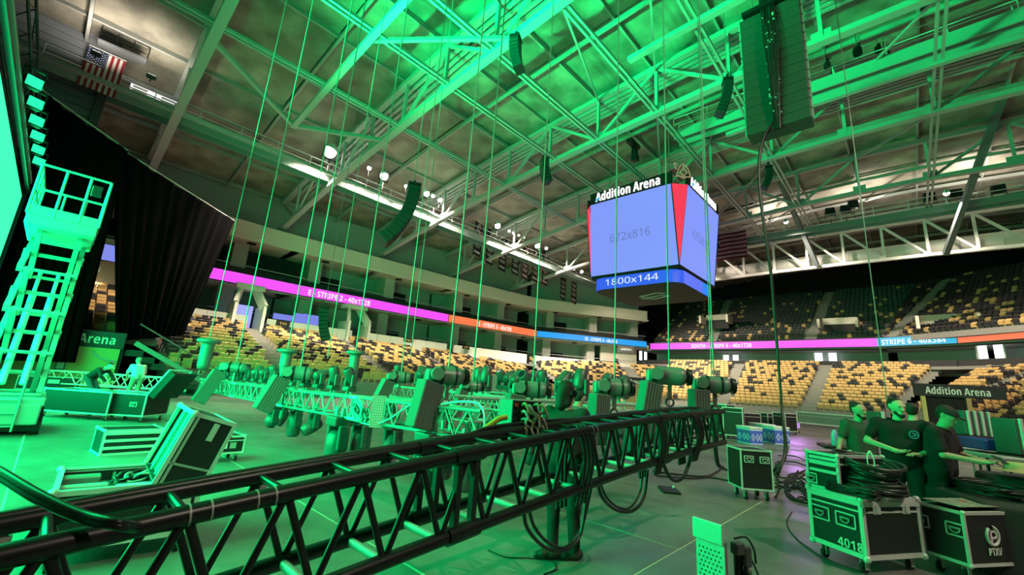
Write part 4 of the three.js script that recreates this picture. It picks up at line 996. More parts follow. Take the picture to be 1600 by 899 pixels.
// ---------------------------------------------------------------- chain hoists with hanging chain bags
function hoist(label, at, opt = {}) {
  const { turn = 0, bag = 1, bw = 0.75, bagTilt = 0.32, s = 1, upright = false, top, smooth = false } = opt;
  const t = thing('chain_hoist', label, 'chain hoist', at, turn);
  if (upright) {
    const b = lathe([[0, -0.34], [0.10, -0.33], [0.115, -0.25], [0.12, 0.16], [0.13, 0.2], [0.2, 0.22], [0.22, 0.25], [0.2, 0.29], [0.05, 0.31], [0, 0.31]], 20); b.scale(s, s, s);
    part(t, 'body', b, M.hoist);
    part(t, 'lower_hook', new THREE.TorusGeometry(0.05 * s, 0.014 * s, 8, 16, 4.6).translate(0, -0.40 * s, 0), M.chain);
  } else {
    const b = new THREE.CapsuleGeometry(0.135 * s, 0.27 * s, 8, 20).rotateZ(Math.PI / 2);
    part(t, 'body', b, M.hoist);
    if (!smooth) parts(t, 'cover_band', [new THREE.CylinderGeometry(0.142 * s, 0.142 * s, 0.045 * s, 20).rotateZ(Math.PI / 2).translate(-0.11 * s, 0, 0), new THREE.CylinderGeometry(0.142 * s, 0.142 * s, 0.03 * s, 20).rotateZ(Math.PI / 2).translate(0.1 * s, 0, 0)], M.blackPaint);
    part(t, 'gear_housing', [rbox(0.13 * s, 0.2 * s, 0.2 * s, 0.04, -0.27 * s, -0.01, 0), new THREE.CylinderGeometry(0.09 * s, 0.09 * s, 0.1 * s, 16).rotateX(Math.PI / 2).translate(-0.2 * s, 0.02, 0.15 * s)], M.hoist);
    part(t, 'end_cap', new THREE.CylinderGeometry(0.11 * s, 0.13 * s, 0.06 * s, 20).rotateZ(-Math.PI / 2).translate(0.28 * s, 0, 0), M.blackPaint);
    part(t, 'hook_plate', [box(0.05 * s, 0.26 * s, 0.08 * s, 0, -0.22 * s, 0), new THREE.TorusGeometry(0.055 * s, 0.016 * s, 8, 16).translate(0, -0.38 * s, 0)], M.chain);
  }
  const H_ = (top ?? (hch(-at.z) - 0.1)) - at.y;
  // chain: crossed flat links near the hoist are too small to tell apart; a slender rod carries them
  part(t, 'chain', bar(V3(0, 0.12, 0), V3(0, H_, 0), at.clone().sub(EYE).dot(FWD) < 9 ? 0.011 : 0.017, 6), M.chain);
  if (bag) {
    const n = 6, g = [];
    for (let i = 0; i < n; i++) g.push(rbox(0.07 * s * bw, 0.62 * s * bag, 0.2 * s, 0.022, (i - (n - 1) / 2) * 0.064 * s * bw, -0.36 * s * bag, 0));
    const mgd = mg(g); mgd.rotateZ(-bagTilt); mgd.rotateY(0.5); mgd.translate(-0.26 * s, -0.05 * s, 0.14 * s);
    part(t, 'chain_bag', mgd, M.bag);
    part(t, 'bag_strap', [beam(V3(-0.26 * s, -0.08 * s, 0.14 * s), V3(-0.1 * s, 0.05 * s, 0), 0.04, 0.02)], M.blackPaint);
  }
  return t;
}
const HU = mU + 0.2;
hoist('chain hoist with ribbed bag, largest and nearest on the middle truss', onU(700, 588, HU), { turn: -0.4, s: 0.95, bag: 1.05, bagTilt: 0.22, bw: 1 });
hoist('chain hoist with ribbed bag left of the wire caged box on the middle truss', onU(468, 584, HU), { turn: -0.45, s: 1.15, bag: 1.05, bagTilt: 0.4 });
hoist('chain hoist with ribbed bag second from the left on the middle truss', onU(368, 575, HU), { turn: -0.5, s: 1.2, bag: 1.3, bagTilt: 0.4 });
hoist('small chain hoist just left of the wire caged box', onD(626, 590, 8.5), { turn: -0.5, s: 0.8, bag: 0.9, bagTilt: 0.4 });
hoist('upright chain hoist with wide flat head hanging highest at the left of the middle truss', onU(322, 552, HU), { upright: true, s: 1.75, bag: 0 });
hoist('upright chain hoist hanging free between the two left bags', onD(446, 566, 11.5), { upright: true, s: 1.15, bag: 0 });
hoist('upright cylindrical chain hoist hanging free left of the wire caged box', onD(553, 568, 11.5), { upright: true, s: 1.1, bag: 0 });
hoist('chain hoist behind the largest one, before the seats', onD(738, 604, 9), { turn: -0.5, s: 0.8, bag: 1.1, bagTilt: 0.3 });
hoist('chain hoist left of the person with the headset', onD(832, 609, 6.8), { turn: -0.85, s: 0.95, bag: 0.8, bagTilt: 0.1 });
hoist('chain hoist right of the person with the headset, its bag upright', onD(960, 606, 6.5), { turn: -0.8, s: 0.95, bag: 1.2, bagTilt: 0.05 });
hoist('chain hoist with smooth rounded body over the right part of the truss', onD(1046, 588, 5.9), { turn: -1.0, s: 0.92, bag: 1.35, bagTilt: 0.2, smooth: true });
hoist('chain hoist seen end on with flat wide head at the right end of the truss', onD(1116, 602, 6.2), { turn: -1.05, s: 0.9, bag: 0.7, bagTilt: 0 });
// further chains hanging with no visible hoist
for (const [px, py, d, l] of [[512, 560, 14, 'just right of the second upright hoist'], [641, 560, 15, 'left of the largest hoist'], [1112, 590, 11, 'right of the video board'], [1388, 640, 12, 'right side in front of the upper seats']]) {
  const p = onD(px, py, d); single('hanging_chain', `thin chain hanging from the roof, ${l}`, 'chain', bar(p, p.clone().setY(hch(-p.z) + 0.1), 0.014, 6), M.chain);
}

// ---------------------------------------------------------------- moving lights
function mover(label, at, opt = {}) {
  const { turn = 0, tilt = 0, s = 1, up = false, mat = M.mover, ball = false } = opt;
  const t = thing('moving_light', label, 'stage light', at, turn);
  const k = up ? 1 : -1;
  part(t, 'base', rbox(0.34 * s, 0.14 * s, 0.28 * s, 0.03, 0, 0, 0), mat);
  for (const q of [-0.1, 0.1]) part(t, 'clamp', box(0.05 * s, 0.14 * s, 0.05 * s, q * s, -k * 0.12 * s, 0), M.aluDull);
  for (const q of [-1, 1]) part(t, 'yoke_arm', rbox(0.07 * s, 0.34 * s, 0.16 * s, 0.03, q * 0.19 * s, k * 0.22 * s, 0), mat);
  const head = ball ? new THREE.SphereGeometry(0.16 * s, 20, 14) : lathe([[0, 0.2], [0.09, 0.2], [0.14, 0.14], [0.155, 0.0], [0.15, -0.14], [0.13, -0.24], [0.105, -0.27], [0.10, -0.25], [0, -0.25]], 20).scale(s, s, s);
  head.rotateX(tilt); head.translate(0, k * 0.34 * s, 0);
  part(t, 'head', head, mat);
  const lens = new THREE.CylinderGeometry(0.1 * s, 0.1 * s, 0.012, 18).translate(0, ball ? -0.155 * s : -0.25 * s, 0); lens.rotateX(tilt); lens.translate(0, k * 0.34 * s, 0);
  part(t, 'lens', lens, M.lens);
  return t;
}
[[428, 640, 1.0, 0.3, 0, 1, 'round headed, leftmost under the middle truss'], [443, 640, 0.9, 0, 0.4, 0, 'dark, second from the left under the middle truss'], [462, 650, 1.15, 0.2, 0, 0, 'third from the left under the middle truss'], [493, 643, 1.0, 0.1, 1, 0, 'small, fourth from the left under the middle truss'], [530, 662, 1.35, 0.3, 0, 0, 'large, fifth from the left under the middle truss'], [567, 662, 1.3, 0.05, 0, 0, 'large, just left of the wire caged box'], [617, 658, 1.1, 0, 0.6, 0, 'dark, right of the wire caged box'], [672, 678, 1.15, 0.4, 0, 0, 'under the largest chain bag'], [697, 680, 1.1, 0, 0, 0, 'dark, right of the largest chain bag'], [733, 678, 1.0, 0.3, 0.2, 0, 'rightmost under the middle truss']].forEach(([px, py, s, tr, tl, ball, l]) => {
  const p = onU(px, py, mU + (tr > 0.25 ? 0.0 : 0.42)); p.y = mTop(-p.z) - 0.345 - 0.05 * s;
  mover(`hanging moving light, ${l}`, p, { turn: 1.45 + tr * 0.3, s: s * 0.88, tilt: tl, ball: !!ball });
});
// fixtures standing on the farther trusses
{
  let k = 0;
  const names = ['first', 'second', 'third', 'fourth', 'fifth', 'sixth', 'seventh', 'eighth', 'ninth', 'tenth', 'eleventh', 'twelfth', 'thirteenth', 'fourteenth'];
  for (let i = 0; i < 12; i++) { const p = m3Chord(0.04 + i * 0.083, i % 2, 1); mover(`upright moving light on the farther truss, ${names[i]} from its right end`, p.setY(p.y + 0.16), { up: true, s: 0.9, turn: 1.57, tilt: 3.14 + rr(-1.2, 1.2) }); }
  for (let i = 0; i < 12; i++) { const p = m3Chord(0.06 + i * 0.083, i % 2, 0); mover(`moving light hanging under the farther truss, ${names[i]} from its right end`, p.setY(p.y - 0.14), { s: 0.95, turn: 1.57, tilt: rr(-0.9, 0.9) }); }
  for (let i = 0; i < 9; i++) { const p = m4Chord(0.1 + i * 0.1, i % 2, 1); mover(`upright moving light on the farthest truss, ${names[i]} from its left end`, p.setY(p.y + 0.17), { up: true, s: 0.95, turn: 1.4, tilt: 3.14 + rr(-1.2, 1.2) }); }
  for (let i = 0; i < 9; i++) { const p = m4Chord(0.08 + i * 0.1, i % 2, 0); mover(`moving light hanging under the farthest truss, ${names[i]} from its left end`, p.setY(p.y - 0.14), { s: 0.95, turn: 1.4, tilt: rr(-0.9, 0.9) }); }
  for (let i = 0; i < 14; i++) { const p = mChord(0.3 + i * 0.05, 1, 1); mover(`small upright moving light on the middle truss, ${names[i]} from its right end`, p.setY(p.y + 0.12), { up: true, s: 0.7, turn: 1.57, tilt: 3.14 + rr(-1.4, 1.4) }); }
  for (let i = 0; i < 5; i++) { const p = m2Chord(0.2 + i * 0.16, i % 2, 0); mover(`moving light hanging under the truss at centre right, ${names[i]} from its left end`, p.setY(p.y - 0.14), { s: 0.9, turn: 0.2, tilt: rr(-0.6, 0.6) }); }
}
// wire caged distribution box hung in the truss, wound with cable
{
  const p = onU(590, 642, mU - 0.02), t = thing('cable_box', 'box with a white wire mesh front hung on the middle truss, wound with cable', 'box', p, -0.5);
  part(t, 'body', rbox(0.2, 0.46, 0.3, 0.02), M.mover);
  const w = []; for (let i = 0; i <= 6; i++) w.push(box(0.006, 0.46, 0.006, -0.1 + i * 0.033, 0, 0.16)); for (let i = 0; i <= 12; i++) w.push(box(0.2, 0.006, 0.006, 0, -0.23 + i * 0.038, 0.16));
  part(t, 'mesh_front', w, M.steelWhite);
  part(t, 'backing_sheet', box(0.2, 0.46, 0.01, 0, 0, 0.152), M.aluDull);
  const q = onU(562, 640, mU - 0.05), c = [];
  for (let k = 0; k < 12; k++) { const a = k * 1.3; c.push(tube([0, 1, 2, 3, 4].map(i => V3(q.x + rr(-0.06, 0.02), q.y + 0.16 * Math.sin(a + i * 1.4) + rr(-0.05, 0.05), q.z + 0.2 * Math.cos(a + i * 1.7) + rr(-0.05, 0.05))), 0.012, 5, 24)); }
  stuff(single('cable_tangle', 'tangle of bright green lit cables on the middle truss left of the mesh box', 'cable', c, M.aluDull));
  cable('cable sagging from the mesh box to the largest hoist in front of the middle truss', [onU(548, 655, mU - 0.06), onU(580, 664, mU - 0.07), onU(606, 656, mU - 0.07), onU(640, 634, mU - 0.06), onU(668, 620, mU - 0.04)], 0.013, M.alu);
  cable('cable bundle bending over the near end of the middle truss', [onU(690, 632, mU - 0.05), onU(722, 628, mU - 0.05), onU(748, 632, mU - 0.06), onU(756, 645, mU - 0.07), onU(757, 668, mU - 0.07), onU(754, 690, mU - 0.06)], 0.015, M.alu);
}
// patch box with multicore connectors above the foreground truss
{
  const p = onD(822, 657, 3.35), t = thing('patch_box', 'patch box packed with cable connectors standing on the foreground truss', 'patch box', p, -0.42);
  part(t, 'case', rbox(0.25, 0.29, 0.26, 0.01, 0, 0, -0.13), M.hoist);
  part(t, 'front_panel', box(0.24, 0.28, 0.01, 0, 0, 0.004), M.blackPaint);
  for (let i = 0; i < 5; i++) for (let j = 0; j < 5; j++) {
    const x = -0.095 + i * 0.048, y = 0.11 - j * 0.052, c = part(t, 'socket', new THREE.CylinderGeometry(0.014, 0.014, 0.018, 12).rotateX(Math.PI / 2).translate(x, y, 0.014), (i + j * 3) % 4 ? M.blackMetal : M.red);
    if (j < 4 && i > 0) part(t, 'plug_cable', tube([V3(x, y, 0.02), V3(x + rr(0, 0.02), y + rr(-0.01, 0.02), 0.06), V3(x + rr(0.01, 0.05), y - rr(0.01, 0.05), 0.075), V3(x + rr(0, 0.06), y - rr(0.04, 0.08), 0.05)], 0.010, 6, 12), [M.khaki, M.brass, M.aluDull][(i + j) % 3]);
  }
  const q = onD(792, 661, 3.4);
  cable('short yellow cable sleeve plugged into the side of the patch box', [onD(792, 652, 3.2), onD(780, 655, 3.18), onD(766, 664, 3.16), onD(757, 671, 3.14)], 0.02, M.yellow);
  cable('grey cable bending down from the yellow sleeve to the truss', [onD(757, 671, 3.14), onD(747, 686, 3.14), onD(745, 704, 3.2), onD(752, 712, 3.1), onD(762, 706, 3.05)], 0.014, M.aluDull);
  cable('second grey cable looping from the patch box over the truss', [onD(770, 690, 3.3), onD(790, 694, 3.25), onD(794, 708, 3.1)], 0.012, M.cable);
}

// ---------------------------------------------------------------- flight cases
function caseShell(t, w, h, d, y0, o = {}) {   // a box with aluminium edges and ball corners; base at y0
  const e = o.e || 0.028, em = o.edge || M.alu, pm = o.panel || M.casePanel;
  part(t, o.name || 'body', o.open ? [box(w - 0.01, 0.012, d - 0.01, 0, y0 + 0.006, 0), box(w - 0.01, h, 0.012, 0, y0 + h / 2, d / 2 - 0.008), box(w - 0.01, h, 0.012, 0, y0 + h / 2, -d / 2 + 0.008), box(0.012, h, d - 0.01, w / 2 - 0.008, y0 + h / 2, 0), box(0.012, h, d - 0.01, -w / 2 + 0.008, y0 + h / 2, 0)] : rbox(w - 0.008, h - 0.008, d - 0.008, 0.006, 0, y0 + h / 2, 0), pm);
  const X = w / 2, Z = d / 2, E = [];
  for (const y of [y0 + e / 2, y0 + h - e / 2]) { for (const z of [-Z, Z]) E.push(box(w, e, e * 0.5, 0, y, z - Math.sign(z) * e * 0.2), box(w, e * 0.4, e, 0, y + (y > y0 + h / 2 ? e * 0.35 : -e * 0.35), z - Math.sign(z) * e * 0.4)); for (const x of [-X, X]) E.push(box(e * 0.5, e, d, x - Math.sign(x) * e * 0.2, y, 0), box(e, e * 0.4, d, x - Math.sign(x) * e * 0.4, y + (y > y0 + h / 2 ? e * 0.35 : -e * 0.35), 0)); }
  for (const x of [-X, X]) for (const z of [-Z, Z]) E.push(box(e, h, e * 0.5, x - Math.sign(x) * e * 0.35, y0 + h / 2, z - Math.sign(z) * e * 0.15), box(e * 0.5, h, e, x - Math.sign(x) * e * 0.15, y0 + h / 2, z - Math.sign(z) * e * 0.35));
  for (const g of E) part(t, 'edge_trim', g, em);
  const C = []; for (const x of [-X, X]) for (const y of [y0 + 0.01, y0 + h - 0.01]) for (const z of [-Z, Z]) part(t, 'corner_ball', new THREE.SphereGeometry(e * 0.85, 10, 8).translate(x - Math.sign(x) * 0.008, y, z - Math.sign(z) * 0.008), em);
}
function dish(t, x, y, z, ry, w = 0.17, h = 0.11, em = M.alu) {   // recessed handle
  const fr = mg([box(w, 0.014, 0.012, 0, h / 2, 0), box(w, 0.014, 0.012, 0, -h / 2, 0), box(0.014, h, 0.012, w / 2, 0, 0), box(0.014, h, 0.012, -w / 2, 0, 0)]);
  const gr = mg([new THREE.TorusGeometry(0.045, 0.008, 6, 14, Math.PI).rotateZ(Math.PI).translate(0, 0.016, 0.014), bar(V3(-0.05, 0.018, 0.014), V3(0.05, 0.018, 0.014), 0.009, 8)]);
  for (const g of [fr, gr]) { g.rotateY(ry); g.translate(x, y, z); }
  const p = part(t, 'handle_dish', fr, em); part(p, 'handle', gr, M.aluDull);
}
function latch(t, x, y, z, ry) {
  const g = mg([box(0.11, 0.12, 0.008), box(0.05, 0.06, 0.016, 0, -0.01, 0.006), new THREE.CylinderGeometry(0.018, 0.018, 0.012, 10).rotateX(Math.PI / 2).translate(0, 0.03, 0.01)]);
  g.rotateY(ry); g.translate(x, y, z); part(t, 'latch', g, M.alu);
}
function casters(t, w, d, r = 0.05) {
  for (const x of [-1, 1]) for (const z of [-1, 1]) {
    const c = part(t, 'caster', [box(0.09, 0.01, 0.09, x * (w / 2 - 0.09), 2 * r + 0.045, z * (d / 2 - 0.09)), box(0.008, 2 * r, 0.05, x * (w / 2 - 0.09) - 0.024, 1.3 * r + 0.02, z * (d / 2 - 0.09) + 0.01), box(0.008, 2 * r, 0.05, x * (w / 2 - 0.09) + 0.024, 1.3 * r + 0.02, z * (d / 2 - 0.09) + 0.01)], M.aluDull);
    part(c, 'wheel', new THREE.CylinderGeometry(r, r, 0.032, 16).rotateZ(Math.PI / 2).translate(x * (w / 2 - 0.09), r, z * (d / 2 - 0.09) + 0.02), M.rubber);
  }
  return 2 * r + 0.05;
}
function flightCase(label, at, turn, w, h, d, o = {}) {
  const t = thing('flight_case', label, 'flight case', at, turn, o.group);
  const y0 = o.noWheels ? 0 : casters(t, w, d, o.r || 0.05);
  const lid = o.lid ?? 0.12;
  caseShell(t, w, h, d, y0, { ...o, open: !!o.openLid });
  if (!o.openLid && lid) part(t, 'lid_seam', [box(w + 0.012, 0.018, 0.012, 0, y0 + h - lid, d / 2), box(w + 0.012, 0.018, 0.012, 0, y0 + h - lid, -d / 2), box(0.012, 0.018, d + 0.012, w / 2, y0 + h - lid, 0), box(0.012, 0.018, d + 0.012, -w / 2, y0 + h - lid, 0)], o.edge || M.alu);
  const yd = y0 + h * 0.52;
  for (const f of o.dishes || []) {
    const [face, k] = f, x = k;
    if (face === 'f') dish(t, x, yd, d / 2 + 0.004, 0); if (face === 'b') dish(t, x, yd, -d / 2 - 0.004, Math.PI);
    if (face === 'l') dish(t, -w / 2 - 0.004, yd, x, -Math.PI / 2); if (face === 'r') dish(t, w / 2 + 0.004, yd, x, Math.PI / 2);
  }
  for (const x of o.latches || []) latch(t, x, y0 + h - lid, d / 2 + 0.004, 0);
  return Object.assign(t, { y0 });
}
const ROT = p => p;   // world axes
// yaw that sends a case's local +x along the line from a to b on the floor
const yawOf = (a, b) => Math.atan2(-(b.z - a.z), b.x - a.x);
// a case set by its nearest bottom corner: left face runs away along bearing b, right face along b + 90 degrees
function reach(c, dir, px) { let lo = 0.05, hi = 3; const s0 = Math.sign(px - project(c)[0]); for (let i = 0; i < 40; i++) { const m = (lo + hi) / 2, q = project(c.clone().addScaledVector(dir, m)); if (q && s0 * (px - q[0]) > 0) lo = m; else hi = m; } return lo; }
const BRG = deg => { const a = (deg + 43.5 + 3) * Math.PI / 180; return V3(Math.sin(a), 0, -Math.cos(a)); };
function cornerCase(px, py, y, bearing, pxL, pxR) {
  const c = onH(px, py, y), b = BRG(bearing), e = BRG(bearing + 90), W1 = reach(c, b, pxL), D1 = reach(c, e, pxR);
  return { c, xa: b.clone().negate(), za: e, zdir: -1, W1, D1, turn: Math.atan2(b.z, -b.x), mid: c.clone().addScaledVector(b, W1 / 2).addScaledVector(e, D1 / 2).setY(0) };
}
{
  const { mid, turn, W1, D1, xa, za, zdir } = cornerCase(1356, 877, 0.15, -16, 1269, 1446);
  const h = 0.58;
  const t = flightCase('black flight case with green lit edges numbered 4018 at the lower right', mid, turn, W1, h, D1, { e: 0.045, lid: 0.13, dishes: [], latches: [] });
  globalThis.__c = { mid, turn, W1, D1, xa, za, zdir, top: t.y0 + h };
  const fz = -zdir * (D1 / 2 + 0.006), fr = zdir > 0 ? Math.PI : 0, sx = zdir > 0 ? -1 : 1;
  for (const x of [-0.27, 0.2]) dish(t, x * W1, t.y0 + 0.33, fz, fr, 0.2, 0.13);
  const g = letters('4018', 0.26, 0.09, 0.004); g.rotateY(fr); g.translate(0.24 * W1, t.y0 + 0.1, fz); part(t, 'stencilled_number', g, M.steelWhite);
  for (const z of [-0.22, 0.22]) latch(t, W1 / 2 + 0.005, t.y0 + 0.49, z, Math.PI / 2);
  parts(t, 'lid_edge', [box(0.03, 0.05, D1, W1 / 2, t.y0 + 0.53, 0), box(W1, 0.05, 0.03, 0, t.y0 + 0.53, fz * 0.995)], M.alu);
}
{
  const { mid, turn, W1, D1, xa, za, zdir, top } = globalThis.__c; delete globalThis.__c;
  // smaller case stacked on top at the far left
  const p = mid.clone().addScaledVector(xa, -W1 * 0.2).addScaledVector(za, -D1 * 0.04).setY(top);
  const t = flightCase('smaller black case with green lit ribs stacked on the numbered case', p, turn, W1 * 0.64, 0.40, D1 * 0.86, { noWheels: true, e: 0.03, lid: 0.1 });
  const fz = -zdir * (D1 * 0.43 + 0.006), fr = zdir > 0 ? Math.PI : 0;
  for (const y of [0.2, 0.28, 0.34]) part(t, 'front_slat', rbox(W1 * 0.55, 0.035, 0.02, 0.006, 0.02, y, fz), M.alu);
  dish(t, -W1 * 0.22, 0.1, fz, fr, 0.13, 0.1);
  // big coil of black cable leaning on it
  const q = mid.clone().addScaledVector(xa, W1 * 0.2).addScaledVector(za, -D1 * 0.0).setY(top);
  const coil = thing('cable_coil', 'large neat coil of thick black cable lying on the numbered case', 'cable coil', q, turn);
  for (let k = 0; k < 15; k++) {
    const pts = []; const r0 = 0.26 + 0.035 * Math.sin(k * 0.55) + rr(-0.015, 0.015), y = 0.035 + k * 0.0235, cx = rr(-0.015, 0.015), cz = rr(-0.02, 0.02), ph = rr(0, 6.28);
    for (let i = 0; i < 28; i++) { const a = i / 28 * 6.2832; pts.push(V3(cx + (r0 + 0.02 * Math.sin(2 * a + ph)) * Math.cos(a) * 1.0, y + 0.012 * Math.sin(a * 2 + ph) - 0.06 * Math.cos(a) * (k / 15), cz + (r0 + 0.015 * Math.cos(3 * a + ph)) * Math.sin(a))); }
    part(coil, 'turn', new THREE.TubeGeometry(new THREE.CatmullRomCurve3(pts, true), 64, 0.017, 8, true), M.cableGloss);
  }
  part(coil, 'tie', [new THREE.TorusGeometry(0.06, 0.012, 6, 16).scale(0.5, 1.6, 1).rotateY(0.9).translate(0.14, 0.37, 0.16)], M.white);
  const q2 = mid.clone().addScaledVector(xa, W1 * 0.30).addScaledVector(za, zdir * D1 * 0.42).setY(top);
  const c2 = thing('cable_coil', 'small flat heap of black cable behind the large coil on the numbered case', 'cable coil', q2, turn);
  for (let k = 0; k < 7; k++) { const pts = []; for (let i = 0; i < 16; i++) { const a = i / 16 * 6.283, r0 = 0.16 + rr(-0.02, 0.03); pts.push(V3(r0 * 1.5 * Math.cos(a), 0.02 + k * 0.013 + rr(0, 0.008), r0 * 0.7 * Math.sin(a))); } part(c2, 'turn', new THREE.TubeGeometry(new THREE.CatmullRomCurve3(pts, true), 48, 0.012, 6, true), M.cable); }
}
{
  // large case with round emblem, right of it; its far side runs off along the picture edge
  const { mid, turn, W1: L1, D1, zdir: zd } = cornerCase(1519, 893, 0.12, -14, 1446, 1598);
  const t = flightCase('black flight case with a round white emblem at the lower right corner', mid, turn, L1, 0.52, D1, { e: 0.03, lid: 0 });
  const fx = L1 / 2 + 0.006;
  const g = [new THREE.TorusGeometry(0.088, 0.014, 8, 28, 5.6).rotateZ(2.2)];
  g.push(box(0.022, 0.13, 0.012, -0.03, -0.03, 0), box(0.06, 0.02, 0.012, 0, 0.042, 0), new THREE.TorusGeometry(0.032, 0.011, 6, 14, Math.PI).rotateZ(-Math.PI / 2).translate(0.02, 0.01, 0), box(0.05, 0.02, 0.012, 0, -0.022, 0));
  const em = mg(g); em.rotateY(Math.PI / 2); em.translate(fx, t.y0 + 0.29, 0.0); part(t, 'emblem', em, M.steelWhite);
  const tx = letters('PTXV', 0.19, 0.07, 0.006); tx.rotateY(Math.PI / 2); tx.translate(fx, t.y0 + 0.14, 0.0); part(t, 'emblem_lettering', tx, M.steelWhite);
  const sm = letters('CABLE TRUNK', 0.3, 0.03, 0.004, fontReg);
  for (const x of [0.12, -0.2]) dish(t, x, t.y0 + 0.33, -zd * (D1 / 2 + 0.005), zd > 0 ? Math.PI : 0, 0.16, 0.12);
  const tex = canvasTex(512, 512, (c2, W_, H_) => { c2.fillStyle = '#8f958a'; c2.fillRect(0, 0, W_, H_); for (let i = 0; i < 240; i++) { c2.fillStyle = ['#7a8076', '#a4a89c', '#6b706a', '#b3ad98'][i % 4]; c2.fillRect(rnd() * W_, rnd() * H_, 10 + rnd() * 60, 6 + rnd() * 30); } c2.fillStyle = '#b94a44'; c2.beginPath(); c2.ellipse(W_ * 0.4, H_ * 0.42, 70, 34, 0.4, 0, 7); c2.fill(); });
  part(t, 'worn_top', box(L1 - 0.05, 0.006, D1 - 0.05, 0, t.y0 + 0.563, 0), new THREE.MeshStandardMaterial({ map: tex, roughness: 0.7 }));
}
// small case with cables on it, centre right
{
  const l = onH(1160, 768, 0.14), r = onH(1210, 772, 0.14), xa = r.clone().sub(l).normalize(), w = l.distanceTo(r), za = V3(-xa.z, 0, xa.x), s = za.dot(FWD) > 0 ? 1 : -1;
  const mid = l.clone().add(r).multiplyScalar(0.5).addScaledVector(za, s * 0.26).setY(0);
  const t = flightCase('small black flight case on casters with cables trailing from it, centre right', mid, Math.atan2(-xa.z, xa.x), w, 0.66, 0.52, { e: 0.024, lid: 0, r: 0.06 });
  const fz = -s * 0.265, fr = s > 0 ? Math.PI : 0; for (const x of [-0.24, 0.26]) dish(t, x * w, t.y0 + 0.5, fz, fr, 0.15, 0.1);
}
// open trunk full of cable at lower left, lid thrown back
{
  const Bf = onH(258, 757, 0.6), Bb = onH(211, 724, 0.6), Af = onH(112, 786, 0.6), Ab = onH(76, 741, 0.6);
  const x = Bf.clone().add(Bb).sub(Af).sub(Ab).multiplyScalar(0.5), lt = 0.36, w = 0.62 + lt, turn = -0.06;
  const mid = Bf.clone().add(Bb).multiplyScalar(0.5).add(V3(lt - w / 2, 0, 0)), d = 1.0;
  const t = thing('open_trunk', 'open flight trunk full of cables in the lower left with its ribbed lid thrown back', 'flight case', mid.clone().setY(0), turn);
  const y0 = casters(t, w, d, 0.05);
  caseShell(t, w, 0.6 - y0, d, y0, { open: true, e: 0.04 });
  // contents
  part(t, 'hinge_cover', box(lt, 0.02, d, w / 2 - lt / 2, 0.59, 0), M.casePanel);
  part(t, 'inner_tray', [box(w * 0.94, 0.02, d * 0.94, 0, 0.46, 0), box(w * 0.9, 0.1, 0.02, 0, 0.5, d * 0.12), box(0.02, 0.1, d * 0.9, -w * 0.1, 0.5, 0)], M.foam);
  for (const [X, Z, W_, D_, H_, m] of [[-0.34, -0.25, 0.28, 0.16, 0.1, M.hoist], [-0.32, 0.1, 0.34, 0.1, 0.09, M.aluDull], [-0.3, 0.33, 0.38, 0.14, 0.1, M.hoist], [0.02, 0.3, 0.26, 0.14, 0.1, M.steelWhite], [0.2, -0.28, 0.2, 0.12, 0.12, M.blackPaint]]) part(t, 'packed_gear', rbox(W_ * w, H_, D_ * d, 0.015, X * w, 0.47 + H_ / 2, Z * d), m);
  for (let k = 0; k < 10; k++) { const pts = []; const cx = rr(-0.05, 0.36) * w, cz = rr(-0.35, 0.1) * d; for (let i = 0; i < 9; i++) { const a = i * 0.8 + k; pts.push(V3(cx + (0.14 + 0.03 * Math.sin(k + i)) * Math.cos(a), 0.5 + k * 0.008 + 0.03 * Math.sin(i * 1.7 + k), cz + 0.1 * Math.sin(a))); } part(t, 'packed_cable', tube(pts, 0.012, 6, 40), k % 3 ? M.cable : M.aluDull); }
  // lid: hinged on the right end, tipped back past upright
  const lid = new THREE.Group(); lid.name = 'lid'; lid.position.set(w / 2 - lt, 0.6, 0); lid.rotation.z = -0.3; t.add(lid);
  const lh = 0.62;
  part(lid, 'lid_shell', [box(0.014, lh, d, lt, lh / 2, 0), box(lt, lh, 0.014, lt / 2, lh / 2, d / 2), box(lt, lh, 0.014, lt / 2, lh / 2, -d / 2), box(lt, 0.014, d, lt / 2, lh, 0), box(lt, 0.014, d, lt / 2, 0, 0)], M.casePanel);
  part(lid, 'lid_lining', box(0.02, lh * 0.94, d * 0.94, 0.05, lh / 2, 0), M.bag);
  parts(lid, 'side_seam', [box(0.025, lh * 1.05, 0.01, lt * 0.12, lh / 2, d / 2 + 0.008), box(lt, 0.02, 0.01, lt / 2, lh * 0.3, d / 2 + 0.008)], M.aluDull); part(lid, 'side_plate', box(0.05, 0.16, 0.01, lt * 0.6, lh * 0.82, d / 2 + 0.008), M.alu);
  part(t, 'side_plate', box(0.09, 0.07, 0.01, w / 2 - lt * 0.3, 0.42, d / 2 + 0.006), M.alu);
  for (const q of [-0.17, 0.17]) part(lid, 'lining_rib', rbox(0.03, lh * 0.93, 0.035, 0.008, 0.028, lh / 2, q * d), M.alu);
  for (const s of [-1, 1]) { part(lid, 'edge_trim', box(0.035, lh, 0.03, 0, lh / 2, s * d / 2), M.alu); part(lid, 'edge_trim', box(0.03, lh, 0.035, lt, lh / 2, s * d / 2), M.alu); part(lid, 'edge_trim', box(lt, 0.035, 0.03, lt / 2, lh, s * d / 2), M.alu); }
  part(lid, 'edge_trim', box(0.035, 0.035, d, 0, lh, 0), M.alu); part(lid, 'edge_trim', box(0.035, 0.035, d, lt, lh, 0), M.alu);
  for (const s of [-1, 1]) part(lid, 'corner_ball', new THREE.SphereGeometry(0.035, 10, 8).translate(0.0, lh, s * d / 2), M.alu);
  part(lid, 'handle_plate', [box(0.02, 0.2, 0.1, lt + 0.01, lh * 0.8, d * 0.12)], M.aluDull);
}
